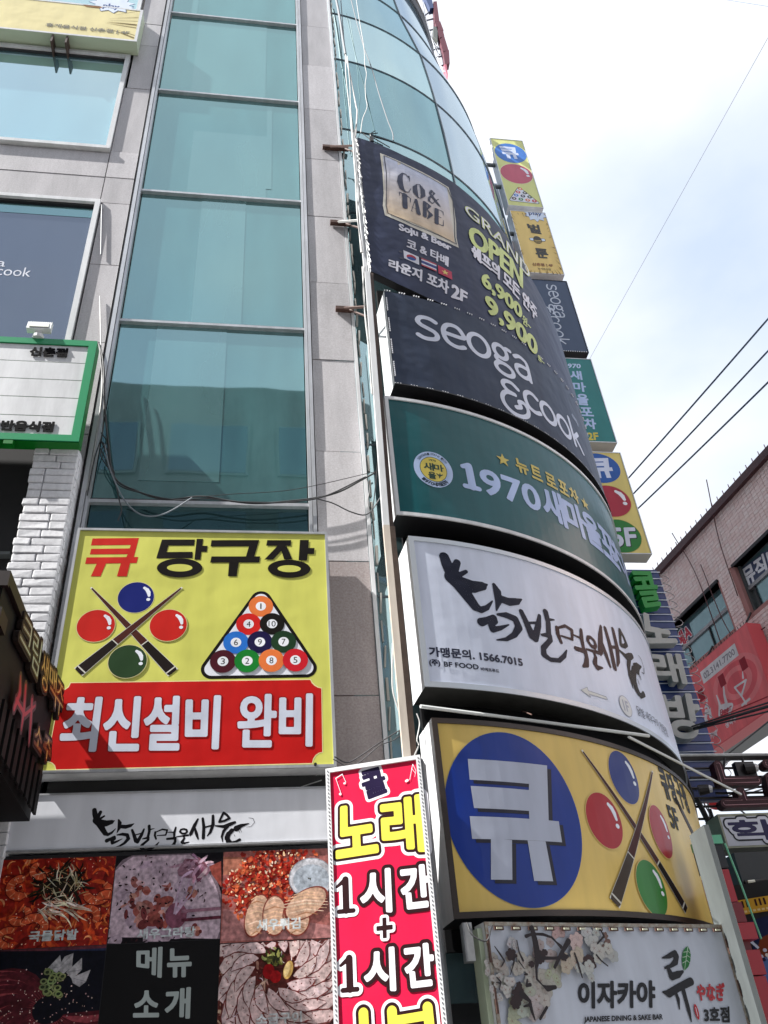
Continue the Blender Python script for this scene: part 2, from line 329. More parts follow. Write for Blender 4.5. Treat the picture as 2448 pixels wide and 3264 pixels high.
# ------------------------------------------------------------------ sign bodies
def flat_box(S, s0, s1, z0, z1, depth, parent, mtl, name='cabinet', front=0.0):
    p = [S.pt(s0, z0, front), S.pt(s1, z0, front), S.pt(s1, z0, front-depth), S.pt(s0, z0, front-depth), S.pt(s0, z1, front), S.pt(s1, z1, front), S.pt(s1, z1, front-depth), S.pt(s0, z1, front-depth)]
    return MB().hexa(p).build(name, mtl, parent)
def flat_frame(S, s0, s1, z0, z1, w_, d, parent, mtl, off=0.0, name='frame'):
    for a, b, c, e in ((s0, s1, z1-w_, z1), (s0, s1, z0, z0+w_), (s0, s0+w_, z0+w_, z1-w_), (s1-w_, s1, z0+w_, z1-w_)): flat_box(S, a, b, c, e, d, parent, mtl, name, off+d)
def cyl_shell(S, th0, th1, zlo, zhi, r_out, r_in, parent, mtl, name, n=44):
    """curved box; zlo/zhi/r_in may be functions of the angle (degrees)"""
    f = lambda g, t: g(t) if callable(g) else g
    mb = MB(); ths = np.linspace(th0, th1, n+1)
    for t in ths:
        ro, ri, a, b = f(r_out, t), f(r_in, t), f(zlo, t), f(zhi, t); c, s_ = math.cos(R_(t)), math.sin(R_(t))
        mb.v += [(S.c[0]+ro*c, S.c[1]+ro*s_, a), (S.c[0]+ri*c, S.c[1]+ri*s_, a), (S.c[0]+ri*c, S.c[1]+ri*s_, b), (S.c[0]+ro*c, S.c[1]+ro*s_, b)]
    for i in range(n):
        for k in range(4): k2 = (k+1) % 4; mb.f.append((4*i+k, 4*i+k2, 4*i+4+k2, 4*i+4+k))
    mb.f += [(3, 2, 1, 0), (4*n, 4*n+1, 4*n+2, 4*n+3)]
    return mb.build(name, mtl, parent)
# ================================================================== SETTING
mobj('ground', [(-300, -300, 0), (300, -300, 0), (300, 300, 0), (-300, 300, 0)], [(0, 1, 2, 3)], mat('paving', (.24, .235, .23), .85, noise=.4, nscale=3, bump=.2))['kind'] = 'structure'
FA = Plane((0, 0, 0)); GC = (.82, 3.82)
# ------------------------------------------------------------------ corner building
bd = thing('corner_building', 'granite and teal glass corner building with a curved glass tower above the stacked signs', 'building', (0, 0, 0))
def RG(z): return float(np.interp(z, [0, 14.5, 16, 17.1, 18.4, 20.2], [3.85, 3.85, 3.74, 3.58, 3.05, 2.75]))
# core wall behind the cladding (kept behind panes and slabs)
mb = MB(); mb.box(-12, .6, .35, 8, 0, 21.5); mb.build('wall', DARK, bd)
mb = MB(); ths = [-92+k*4 for k in range(28)]
for z in (0, 14.5, 16, 17.1, 18.4, 20.1):
    r = RG(z)
    for t in ths: mb.v.append((GC[0]+(r-.12)*math.cos(R_(t)), r-.03+(r-.12)*math.sin(R_(t))+.0, z))
    mb.v += [(4.3 if z < 17 else .82+r-.12, 12, z), (0, 12, z)]
n = len(ths)+2
for k in range(5):
    for i in range(n): i2 = (i+1) % n; mb.f.append((k*n+i, k*n+i2, (k+1)*n+i2, (k+1)*n+i))
mb.f.append(tuple(5*n+i for i in range(n))); mb.build('core_wall', mat('core_grey', (.10, .11, .12), .8), bd)
mb = MB(); mb.box(3.9, 4.52, 4.5, 22, 0, 17.0); mb.build('side_wall', GRAN, bd)
# granite piers: slabs with recessed joints
JZ = [5.96+1.318*k for k in range(-5, 13)]
def slab(x0, x1, z0, z1, m_=None, y=-.035, g=.006, name='granite_slab'):
    d = random.uniform(-.004, .004); return MB().box(x0+g, x1-g, y+d, y+.06, z0+g, z1-g).build(name, m_ or (random.choice(GV) if z0 > 5.8 else GRAN2), bd)
for a, b in zip(JZ[:-1], JZ[1:]): slab(.575, 1.04, a, b)
for a, b in ((21.5, 19.1), (19.1, 17.8), (17.8, 16.9), (16.9, 16.0), (16.0, 15.3), (15.3, 14.0), (14.0, 12.35), (12.35, 11.75), (11.75, 11.2), (11.2, 10.0), (10.0, 8.7), (8.7, 7.4), (7.4, 6.1), (6.1, 4.8), (4.8, 3.4)): slab(-1.93 if b > 12.4 or b < 11.1 else -1.96, -1.60, b, a)
for k in range(3):
    x1 = -1.96-k*1.5; sh = .22 if k else 0
    slab(x1-1.5+.0, x1, 11.75, 12.30); slab(x1-1.5, x1, 11.25, 11.75)
slab(-6.5, -1.97, 14.93, 15.6); slab(-6.5, -1.97, 15.6, 16.0)
MB().box(-9, -1.97, .05, .2, 0, 8.28).build('lower_wall', DARK, bd)
# glass column between the piers
ZM = [4.0, 6.62, 9.11, 11.575, 14.09, 16.555, 19.02, 21.5]
for k, (a, b) in enumerate(zip(ZM[:-1], ZM[1:])):
    MB().box(-1.49, .49, .03+random.uniform(-.001, .001), .05, a+.03, b-.03).build('glass_pane', GL_LOW if k == 0 else GL_COL, bd)
    MB().box(-1.50, .50, -.02, .03, b-.03, b+.005).build('mullion', ALU, bd); MB().box(-1.50, .50, .0, .03, b+.005, b+.03).build('gasket', BLACK, bd)
BL = [[(-1.1, -.35, .1, 1)], [(-.75, -.2, 0, 1)], [(-.95, .05, 0, .62), (.05, .12, .1, .95)], [(-1.05, .02, 0, 1)], [(-.7, -.02, .55, 1), (-1.2, -1.1, 0, 1)], [(-1.2, .2, .3, 1)], []]
for k, (a_, b_) in enumerate(zip(ZM[1:-1], ZM[2:])):
    for x0, x1, f0, f1 in BL[k]: MB().box(x0, x1, .0262, .0275, a_+.03+(b_-a_-.06)*f0, a_+.03+(b_-a_-.06)*f1).build('window_film', GL_CB, bd)
for x0, x1, y in ((-1.575, -1.535, -.06), (-1.53, -1.50, -.045), (.50, .53, -.045), (.535, .57, -.06)): MB().box(x0, x1, y, .03, 3.4, 21.5).build('jamb', ALU, bd)
MB().box(-1.595, -1.578, -.03, .03, 3.4, 21.5).build('jamb_gasket', BLACK, bd)
# left windows
def window(x0, x1, z0, z1, gm, fr=.06):
    f = MB(); f.box(x0, x1, -.07, .02, z1-fr, z1); f.box(x0, x1, -.09, .02, z0, z0+fr); f.box(x1-fr, x1, -.07, .02, z0+fr, z1-fr); f.box(x0, x0+fr, -.07, .02, z0+fr, z1-fr)
    o = f.build('window', WHITE, bd); g = MB().box(x0+fr, x1-fr, .0, .015, z0+fr, z1-fr).build('pane', gm, o)
    MB().box(x0+fr, x1-fr, -.03, -.001, z1-fr-.04, z1-fr).build('window_gasket', BLACK, o); return o
wa = window(-6.4, -1.965, 12.33, 14.90, GL_WIN); wb = window(-6.4, -1.945, 8.3, 11.22, GL_DRK); wc = window(-6.4, -1.965, 16.02, 18.6, GL_WIN)
a = Art(FA, .08); 
a = Art(Plane((0, -.0, 0)), .003)
letter(a, 'cook', q_line(a.S, (-10, 862), (96, 880), (40, 851), (40, 880)), [(0, '#dfe3ee')]); letter(a, 'a', q_line(a.S, (-16, 862), (6, 880), (0, 833), (0, 850)), [(0, '#dfe3ee')])
a.build('window_lettering', wb)
MB().box(-6.3, -2.02, -.004, -.001, 10.92, 11.10).build('blind_strip', GL_COL, wb)
# curved glass: rows of panes between ring seams
SE = [2.4, 3.9, 5.6, 7.4, 9.4, 11.4, 13.43, 15.5, 17.1, 18.42, 20.1]; TH = [-90, -58.2, -28, 0]
def gp(t, z, o=0): r = RG(z); return (GC[0]+(r+o)*math.cos(R_(t)), r-.03+(r+o)*math.sin(R_(t)), z)
for a_, b_ in zip(SE[:-1], SE[1:]):
    for t0, t1 in zip(TH[:-1], TH[1:]):
        mb = MB(); n = 16; zs = np.linspace(a_+.012, b_-.012, 4 if a_ > 14 else 2)
        for z in zs:
            for t in np.linspace(t0+.12, t1-.12, n+1): mb.v.append(gp(t, z))
        for k in range(len(zs)-1):
            for i in range(n): b0 = k*(n+1)+i; mb.f.append((b0, b0+1, b0+n+2, b0+n+1))
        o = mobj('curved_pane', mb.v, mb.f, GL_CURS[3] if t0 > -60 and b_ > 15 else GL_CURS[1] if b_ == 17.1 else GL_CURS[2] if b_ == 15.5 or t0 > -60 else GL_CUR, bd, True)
    mb = MB(); pts = [gp(t, b_, .004) for t in range(-86, 2, 3)]; mb.tube(pts, .013, 4); mb.build('ring_mullion', mat('dark_seam', (.10, .14, .17), .4), bd)
for t in TH[1:]:
    mb = MB(); mb.tube([gp(t, z, .003) for z in np.linspace(2.4, 20.1, 30)], .018, 4); mb.build('vertical_mullion', mat('dark_seam', 0), bd)
mb = MB(); pts = [gp(t, 20.16, .03) for t in range(-90, 2, 3)]; mb.tube(pts, .07, 5); mb.build('parapet_rail', mat('parapet', (.16, .17, .19), .5), bd)
for k in range(14): t = -88+k*5.2; MB().tube([gp(t, 20.2, -.05), gp(t, 20.55, -.05)], .02, 5).build('parapet_post', ALU, bd)
mb = MB(); mb.tube([tuple(np.array(gp(t, 20.2, .0))+np.array((0, 0, .35))) for t in range(-90, 2, 3)], .09, 5); mb.build('parapet_beam', mat('parapet_brown', (.12, .10, .09), .6), bd)
MB().box(1.04, 1.075, -.05, .04, 3, 21.5).build('edge_trim', WHITE, bd); MB().box(1.078, 1.10, -.02, .04, 3, 21.5).build('edge_trim', GREYP, bd)
mb = MB()
for k in range(60):      # rough sealant beads beside the trim
    z = 4+k*.27+random.random()*.1; mb.tube([(1.105+random.uniform(-.01, .01), -.03, z), (1.11+random.uniform(-.012, .012), -.035, z+.2)], random.uniform(.006, .016), 5)
o = mb.build('sealant', mat('sealant', (.38, .37, .34), .9), bd); o['kind'] = 'stuff'
MB().box(-1.45, .60, -.02, .028, 3.86, 4.02).build('shop_head_wall', DARK, bd)
# black sheet added as the shade in the gaps between the corner signs
CS = Cyl((.92, 3.35), 3.87)
cyl_shell(CS, -83, -22, 2.7, 9.7, lambda t: 3.87-np.interp(t, [-84, -30], [.36, .12]), lambda t: 3.87-np.interp(t, [-84, -30], [.40, .16]), bd, mat('gap_shade_black', (.010, .010, .011), .85, spec=.1), 'gap_shade_sheet')

# ------------------------------------------------------------------ opposite side of the street (behind the camera, seen in the glass)
ob = thing('opposite_building', 'pale office block across the street mirrored in the column glass', 'building', (0, -13, 0))
MB().box(-26, 10, -19, -13, 0, 21.3).build('wall', mat('opp_wall', (.30, .29, .28), .7, noise=.2, nscale=2), ob)
for f in range(6):
    for k in range(11):
        x = -25+k*3.2; wv = MB().box(x, x+2.4, -13.0, -12.94, 1.2+f*3.3, 3.2+f*3.3).build('window', mat('opp_frame', (.25, .25, .25), .6), ob)
        MB().box(x+.08, x+2.32, -12.938, -12.93, 1.28+f*3.3, 3.12+f*3.3).build('pane', GL_DRK, wv)
# ------------------------------------------------------------------ pink tiled building across the alley
u = np.array([-.132, 1.0]); phi = math.degrees(math.atan2(1, -.132)); BP = Plane((CAM[0]+10.86, CAM[1], 0), phi)     # s runs away down the alley
BP.n = -BP.n if BP.n[0] > 0 else BP.n
pb = thing('tiled_building', 'low pink tiled building with flat roof and green windows across the alley', 'building', (10.86, -6.5, 0))
def bpbox(s0, s1, z0, z1, d0, d1):
    p = [BP.pt(s0, z0, d1), BP.pt(s1, z0, d1), BP.pt(s1, z0, d0), BP.pt(s0, z0, d0), BP.pt(s0, z1, d1), BP.pt(s1, z1, d1), BP.pt(s1, z1, d0), BP.pt(s0, z1, d0)]; return MB().hexa(p)
ZR = 11.46; WZ1, WZ0 = 10.28, 8.62
def bs(px): return BP.inv(px)
wins = []
sA = bs((2333, 1810))[0]; sB = bs((2285, 1857))[0]; sC = sB+2.1
wins = [(sA-2.6, sA-.03, bs((2385, 1952))[1]-.05, bs((2333, 1810))[1]), (sB, sB+3.3, bs((2385, 1952))[1]-.05, bs((2333, 1810))[1])]
print('bs', sA, sB, wins)
segs = [(0.5, wins[0][0]), (wins[0][1], wins[1][0]), (wins[1][1], 22)]
for a_, b_ in segs: bpbox(a_, b_, 7.5, ZR, -.3, -.02).build('wall', mat('grout', (.45, .22, .20), .8), pb)
for (a_, b_, z0, z1) in wins: bpbox(a_, b_, z1, ZR, -.3, -.02).build('wall', mat('grout', 0), pb); bpbox(a_, b_, 7.5, z0, -.3, -.02).build('wall', mat('grout', 0), pb)
tiles = [MB(), MB(), MB()]
tw, thh = .125, .078; j = 0; z = 7.5
while z < ZR-.02:
    s = .5
    while s < 20:
        if not any(a_-.1 < s+tw*.5 < b_+.1 and z0-.1 < z+thh*.5 < z1 for a_, b_, z0, z1 in wins):
            q = random.choice(tiles); b0 = len(q.v); d = random.uniform(0, .004); g = .005
            q.v += [BP.pt(s+g, z+g, .0+d), BP.pt(s+tw-g, z+g, d), BP.pt(s+tw-g, z+thh-g, d), BP.pt(s+g, z+thh-g, d), BP.pt(s+g, z+g, -.02), BP.pt(s+tw-g, z+g, -.02), BP.pt(s+tw-g, z+thh-g, -.02), BP.pt(s+g, z+thh-g, -.02)]
            q.f += [tuple(b0+i for i in f) for f in ((0, 1, 2, 3), (4, 5, 1, 0), (5, 6, 2, 1), (6, 7, 3, 2), (7, 4, 0, 3))]
        s += tw
    z += thh
for q, c in zip(tiles, ((.92, .74, .70), (.89, .69, .65), (.94, .79, .75))):
    o = q.build('tile', mat('tile%.2f' % c[0], c, .35), pb); o['kind'] = 'stuff'
bpbox(.4, 22, ZR+.0, ZR+.16, -.4, .10).build('coping', mat('coping', (.07, .025, .03), .5), pb)
mb = MB()
for k in range(100): mb.tube([BP.pt(.5+k*.2, ZR+.16, .03), BP.pt(.5+k*.2, ZR+.30, .03)], .012, 4)
mb.build('roof_studs', mat('stud', (.45, .30, .30), .5), pb)['kind'] = 'stuff'
MB().hexa([BP.pt(.4, 7.5, -.28), BP.pt(22, 7.5, -.28), BP.pt(22, 7.5, -.55), BP.pt(.4, 7.5, -.55), BP.pt(.4, ZR, -.3), BP.pt(22, ZR, -.3), BP.pt(22, ZR, -.55), BP.pt(.4, ZR, -.55)]).build('inner_wall', mat('grout', 0), pb)
bpbox(.4, 22, 7.40, 7.5, -.55, .10).build('soffit', mat('canopy', (.33, .35, .34), .6), pb)
for k in (1.0, 21.0): bpbox(k, k+.5, 0, 7.40, -.5, -.1).build('column', mat('canopy', 0), pb)
for (a_, b_, z0, z1) in wins:
    o = bpbox(a_, b_, z0, z1, -.22, -.18).build('window', GREYP, pb)
    zt = z0+.52
    bpbox(a_+.05, b_-.05, zt+.04, z1-.04, -.178, -.165).build('pane', glass_mat('alley_glass', (.16, .30, .32), (.6, .85, .88), .35), o)
    k = 0; s = a_+.05
    while s < b_-.3:
        e = min(s+.78, b_-.05); bpbox(s+.02, e-.03, z0+.05, zt-.03, -.178, -.160).build('pane', glass_mat('alley_glass', 0, 0, 0), o); bpbox(e-.03, e, z0+.02, zt, -.178, -.13).build('window_bar', BLACK, o); s = e
    bpbox(a_, b_, zt-.03, zt+.04, -.178, -.12).build('window_bar', STEEL, o)
    bpbox(a_, a_+.05, z0, z1, -.178, -.1).build('window_bar', GREYP, o); bpbox(b_-.05, b_, z0, z1, -.178, -.1).build('window_bar', GREYP, o)
    bpbox(a_-.03, b_+.03, z1, z1+.06, -.18, .01).build('lintel', BLACK, o)
GP = Plane(BP.pt(0, 0, -.155), phi); GP.n = BP.n
a = Art(GP, .0); zz = Z(1800, 1100, 2.458)
qa = q_px(GP, zz((1375, 1760), (1760, 1480), (1800, 1640), (1420, 1900))); a.poly([qa[0], qa[1], qa[2], qa[3]], '#3d4a68'); letter(a, '뮤직바쉬', qa, [(.03, '#3d4a68'), (0, '#f4f6fa')], bold=.02, res=30)
zz = Z(1950, 1800, 3.331); qa = q_px(GP, zz((660, 760), (810, 610), (858, 760), (730, 900))); a.poly(qa, '#3b4763'); letter(a, '해A', qa, [(.02, '#f3f4f8'), (0, '#d03c50')], bold=.02, res=30)
a.build('window_lettering', pb)
mb = MB()
for pts in ([(1950+970/3.33, 1800), (2330, 2010), (2448, 2140)], [(2150, 1700), (2230, 1840), (2330, 2120)], [(2260, 1530), (2300, 1720), (2360, 1900)], [(2448, 2000), (2260, 2120), (2190, 2180)]):
    mb.tube(catmull([BP.pt(*bs(p), .06) for p in pts]), .012, 4)
mb.build('wall_cable', mat('cable_brown', (.12, .05, .05), .6), pb)
# ================================================================== SIGNS ON THE LEFT FACADE
def sign(name, label, loc, cat='sign', group=None): return thing(name, label, cat, loc, group)
# --- yellow billiard hall sign
S1 = Plane((0, -.25, 0)); y1 = sign('billiard_sign', 'square yellow billiard hall sign with crossed cues above a red band of white lettering', (-.43, -.1, 3.95))
flat_box(S1, -1.50, .64, 3.965, 6.12, .15, y1, WHITE); flat_frame(S1, -1.50, .64, 3.965, 6.12, .022, .012, y1, ALU)
a = Art(S1, .0004); a.poly([(-1.48, 3.985), (.62, 3.985), (.62, 6.10), (-1.48, 6.10)], '#d0d067'); a.build('face_panel', y1, GLOSSP)
z1 = Z(0, 1600, 1.3554); KM = 1/475.0
a = Art(S1, .0012)
for pl in ([(400, 158), (600, 156), (578, 240), (545, 240), (552, 226), (388, 227), (394, 203), (560, 201), (565, 186), (393, 188)], [(374, 240), (597, 238), (590, 264), (368, 268)], [(418, 267), (458, 266), (434, 322), (392, 322)], [(522, 265), (562, 264), (548, 322), (505, 322)]): a.ppoly(z1(*pl), '#c8281f')
K = '#17120f'
for pl in ([(700, 163), (842, 163), (838, 189), (728, 189), (720, 217), (832, 216), (832, 243), (675, 244)], [(850, 160), (878, 160), (874, 190), (897, 190), (893, 216), (870, 216), (866, 250), (840, 250)], [(914, 166), (1120, 165), (1098, 238), (1062, 238), (1076, 192), (910, 193)], [(914, 236), (1124, 236), (1120, 262), (908, 263)], [(990, 262), (1032, 262), (1022, 322), (985, 322)],
    [(1155, 166), (1258, 166), (1256, 190), (1150, 190)], [(1200, 190), (1236, 190), (1180, 250), (1142, 250)], [(1212, 200), (1238, 192), (1262, 248), (1228, 250)], [(1296, 165), (1334, 165), (1332, 200), (1359, 200), (1356, 226), (1329, 226), (1326, 254), (1290, 254)]): a.ppoly(z1(*pl), K)
for cx, cy, rx, ry, ix, iy in ((776, 286, 98, 41, 55, 16), (1249, 290, 92, 39, 50, 15)):
    c, rx_, ry_ = a.ext(*z1((cx-rx, cy), (cx+rx, cy), (cx, cy-ry), (cx, cy+ry))); a.ell(c, rx_, ry_, K); a.ell(c, rx_*ix/rx, ry_*iy/ry, '#d0d067')
a.build('lettering', y1, GLOSSP)
def ball(a, c, rx, ry, col, rim='#d8cf9a', hl='#e8ecf4'):
    a.ell(c, rx*1.035, ry*1.035, rim); a.ell(c, rx, ry, col); pt = lambda x, y: (c[0]+rx*x, c[1]+ry*y); w_ = rx*.2
    pts = [pt(.42, .62), pt(.58, .5), pt(.68, .32), pt(.72, .12)]; a.strip(pts, [w_*.75, w_*1.1, w_*1.1, w_*.75], hl); a.ell(pts[0], w_*.4, w_*.42, hl, 14); a.ell(pts[-1], w_*.4, w_*.42, hl, 14); a.ell(pt(.7, -.14), w_*.55, w_*.5, hl, 18)
def cue(a, tip, butt, k, wt, wb, c1='#4a231c', c2='#1d1512', edge='#cfcdc2'):
    tip, butt = np.array(tip), np.array(butt); d = butt-tip; L_ = lambda u: tuple(tip+d*u); W_ = lambda u: wt+(wb-wt)*u
    a.strip([tip, L_(k)], [W_(0)*1.15+.004, W_(k)+.008], edge); a.strip([tip, L_(k)], [W_(0), W_(k)], c1)
    a.strip([L_(k), L_(1)], [W_(k)+.008, W_(1)+.008], edge); a.strip([L_(k+.008), L_(.965)], [W_(k), W_(.965)], c2); a.strip([L_(.975), L_(1)], [W_(1), W_(1)*.8], c2); a.strip([L_(0), L_(.012)], [W_(0)*1.3, W_(0)*1.3], '#e8e4da')
a = Art(S1, .0012)
for cx, cy, rx, ry, c_ in ((587, 413, 78, 66, '#16216e'), (414, 536, 82, 69, '#c3241d'), (727, 534, 80, 68, '#c3241d'), (551, 691, 83, 71, '#2a4327')):
    c, rx_, ry_ = a.ext(*z1((cx-rx, cy), (cx+rx, cy), (cx, cy-ry), (cx, cy+ry))); ball(a, c, rx_, ry_, c_)
a.build('ball_picture', y1, GLOSSP)
a = Art(S1, .002)
for t_, b_ in (((393, 370), (748, 738)), ((787, 370), (338, 736))): cue(a, *a.L(z1(t_, b_)), .66, .012, .088)
a.build('cue_picture', y1, GLOSSP)
def ball_rack(a, C3, B3, wb, ww, r, nums=True, cell=.008):
    P = [np.array(p) for p in C3]; loop = lambda w_: [(*P[k % 3], w_) for k in range(4)]
    strokes(a, [loop(wb)], [(0, '#17120f')], cell); a.poly(P, '#17120f'); strokes(a, [loop(ww)], [(0, '#e4e6ee')], cell); a.poly(P, '#e4e6ee')
    cols = ['#e0763c', '#cf2420', '#17130f', '#2a6fc6', '#1a1440', '#1e3a22', '#4a1622', '#187a2c', '#e0763c', '#c81f2b']; ns = '1 4 10 6 9 7 3 2 8 5'.split(); k = 0; Ti, Bi, Ci = [np.array(p) for p in B3]
    for row in range(4):
        l = Ti+(Bi-Ti)*row/3; rr = Ti+(Ci-Ti)*row/3
        for i in range(row+1):
            c = l+(rr-l)*(i/row if row else 0); a.ell(c, r, r, cols[k], 28); a.ell(c, r*.42, r*.42, '#e9ebf0', 18); h = r*.26; g = h*{'1': .2, '10': 1.1}.get(ns[k], .6)
            if nums: letter(a, ns[k], [(c[0]-g, c[1]+h), (c[0]+g, c[1]+h), (c[0]+g, c[1]-h), (c[0]-g, c[1]-h)], [(0, '#222222')], plain=True)
            k += 1
a = Art(S1, .0012); ball_rack(a, a.L(z1((1128, 424), (916, 722), (1322, 716))), a.L(z1((1127, 451), (963, 690), (1276, 685))), .172, .118, .101); a.build('rack_picture', y1, GLOSSP)
a = Art(S1, .0012)
rb = [(306, 783), (1340, 769), (1346, 782), (1358, 794), (1372, 802), (1388, 806), (1392, 1080), (1376, 1084), (1362, 1094), (1352, 1110), (1348, 1128), (243, 1156), (238, 1138), (226, 1126), (205, 1120), (262, 816), (282, 812), (298, 800)]
a.ppoly(z1(*[((x-800)*1.006+800, (y-960)*1.02+960) for x, y in rb]), '#e6d9a0'); a.ppoly(z1(*rb), '#bd1a18'); a.build('red_band', y1, GLOSSP)
a = Art(S1, .002)
for ch, q in (('최', ((285, 842), (445, 842), (415, 1080), (248, 1080))), ('신', ((455, 840), (615, 840), (600, 1078), (438, 1078))), ('설', ((628, 838), (783, 838), (775, 1075), (612, 1075))), ('비', ((802, 836), (955, 836), (945, 1070), (798, 1070))), ('완', ((1030, 830), (1198, 830), (1192, 1062), (1022, 1062))), ('비', ((1207, 828), (1352, 828), (1350, 1058), (1203, 1058)))):
    letter(a, ch, q_px(S1, z1(*q)), [(.008, '#8c1512'), (0, '#c9cfdd')], bold=.013, res=64)
a.build('band_lettering', y1, GLOSSP)
# bolt
MB().tube([(.48, -.262, 3.985), (.48, -.275, 3.985)], .012, 8).build('bolt', BLACK, y1)

# --- menu board and white fascia strip
S2 = Plane((0, -.20, 0)); st = sign('fascia_sign', 'long white shop fascia with black brush lettering of a rooster and shrimp over the menu', (-.5, -.1, 3.44))
flat_box(S2, -1.66, .60, 3.445, 3.84, .1, st, WHITE); flat_frame(S2, -1.66, .60, 3.445, 3.84, .012, .01, st, ALU)
LOGO = [('a', [[(90, 95, 30), (95, 130, 34), (110, 175, 40)], [(147, 113, 22), (127, 150, 26), (112, 185, 30)], [(182, 150, 12), (150, 170, 16), (120, 190, 24)], [(76, 185, 3), (100, 190, 12)], [(88, 204, 3), (105, 200, 10)],
    [(105, 190, 44), (140, 215, 50), (200, 218, 40), (250, 205, 28), (278, 192, 5)], [(140, 225, 44), (165, 270, 36), (190, 310, 30), (215, 322, 20), (250, 305, 16), (288, 266, 4)], [(315, 185, 12), (325, 215, 26), (320, 260, 22), (298, 308, 4)], [(325, 245, 24), (380, 250, 26), (425, 238, 22), (458, 220, 5)],
    [(205, 378, 26), (240, 362, 20), (275, 345, 20), (280, 360, 16), (250, 385, 16), (255, 402, 18), (300, 385, 14), (350, 360, 4)], [(300, 325, 8), (350, 318, 20), (395, 325, 22), (405, 360, 24), (370, 400, 18), (320, 430, 12), (266, 444, 4)],
    [(440, 280, 16), (455, 320, 20), (475, 380, 26)], [(550, 272, 12), (530, 320, 20), (490, 388, 24)], [(468, 325, 8), (535, 308, 9)], [(598, 242, 20), (600, 290, 18), (588, 338, 18)], [(600, 276, 12), (648, 265, 4)], [(538, 361, 8), (590, 350, 18), (590, 370, 16), (560, 395, 16), (530, 420, 18), (525, 450, 20), (560, 463, 14), (620, 452, 14), (665, 420, 14), (690, 390, 5)]]),
  ('b', [[(655, 300, 15), (651, 330, 15), (662, 362, 12)], [(657, 300, 7), (720, 273, 11), (766, 280, 12), (752, 326, 10)], [(672, 331, 6), (750, 326, 9)], [(845, 256, 12), (832, 300, 17), (830, 345, 13)], [(765, 300, 5), (830, 300, 9)], [(765, 362, 15), (840, 355, 17), (840, 385, 17), (825, 415, 21), (793, 433, 8)],
    [(884, 292, 13), (893, 275, 12), (918, 269, 12), (945, 277, 13), (950, 295, 14), (935, 311, 13), (905, 312, 13), (884, 296, 13)], [(853, 341, 7), (960, 327, 13)], [(915, 335, 9), (925, 355, 13), (903, 390, 20), (915, 405, 18), (968, 391, 6)],
    [(1050, 178, 12), (1020, 235, 23), (985, 312, 24), (978, 332, 7)], [(1020, 250, 9), (1035, 310, 21), (1052, 360, 12)], [(1095, 173, 17), (1105, 250, 21), (1100, 352, 22)], [(1190, 148, 18), (1190, 230, 23), (1165, 300, 19), (1138, 333, 8)], [(1110, 255, 11), (1185, 235, 11)]]),
  ('c', [[(1290, 120, 18), (1320, 140, 16), (1343, 170, 17), (1300, 193, 16), (1248, 204, 15), (1262, 170, 15), (1285, 124, 17)], [(1213, 240, 9), (1290, 247, 21), (1350, 225, 25), (1392, 208, 18)], [(1325, 245, 22), (1288, 290, 19), (1272, 340, 15), (1280, 390, 5)],
    [(1525, 217, 4), (1450, 240, 26), (1408, 264, 40)], [(1364, 284, 30), (1350, 300, 30)], [(1334, 316, 34), (1328, 328, 34)], [(1322, 346, 36), (1322, 356, 36)], [(1332, 380, 34), (1342, 388, 30)], [(1365, 398, 20), (1400, 388, 16), (1437, 370, 20)], [(1520, 165, 3), (1562, 172, 3), (1576, 208, 3), (1545, 245, 3), (1500, 252, 3)], [(1440, 262, 3), (1455, 300, 3)], [(1425, 275, 3), (1440, 305, 3)], [(1385, 320, 3), (1395, 340, 3)]])]
z2 = Z(270, 2550, 2.9105)
a = Art(S2, .001); a.poly([(-1.65, 3.455), (.59, 3.455), (.59, 3.83), (-1.65, 3.83)], '#dadce2'); a.build('face_panel', st, GLOSSP)
p0, p1 = S2.inv(z2((0, 0))[0]), S2.inv(z2((1000, 0))[0]); kw = abs(p1[0]-p0[0])/1000
a = Art(S2, .0015)
for _, g in LOGO: strokes(a, px_strokes(S2, z2, g, kw*1.4), [(0, '#141216')], cell=.0032)
a.build('brush_lettering', st, GLOSSP)
# menu photographs
mn = sign('menu_board', 'restaurant menu board of five dish photographs round a black panel of white letters', (-.5, -.1, 1.6))
S3 = Plane((0, -.19, 0)); flat_box(S3, -2.1, .61, 1.5, 3.425, .09, mn, BLACK)
zm = Z(0, 2720, 2.37); x12 = S3.inv((371, 2740))[0]; x23 = S3.inv((712, 2735))[0]; zr = S3.inv((352, 3012))[1]; zrr = S3.inv((1060, 2975))[1]-.03; XL, XR, ZT = -1.68, .585, 3.40; ZB = 2.45
def px_cell(f): return lambda x, y: S3.inv(zm((x, y))[0])
def cell(x0, x1, z0, z1, c): a = Art(S3, .001, .000012); a.poly([(x0, z0), (x1, z0), (x1, z1), (x0, z1)], c); return a
def clipart(a, x0, x1, z0, z1):
    """drop faces whose centre leaves the photograph, clamp the rest"""
    vs, fs, cs = [], [], []
    loc = [(v[0], v[2]) for v in a.v]
    for f, c in zip(a.f, a.c):
        cx = sum(loc[i][0] for i in f)/len(f); cz = sum(loc[i][1] for i in f)/len(f)
        if x0 <= cx <= x1 and z0 <= cz <= z1: fs.append(f); cs.append(c)
    a.v = [(min(max(v[0], x0), x1), v[1], min(max(v[2], z0), z1)) for v in a.v]; a.f = fs; a.c = cs
def jit(c, d): c = rgb(c); k = 1+random.uniform(-d, d); return tuple(min(1, max(0, x*k*(1+random.uniform(-d, d)*.3))) for x in c)
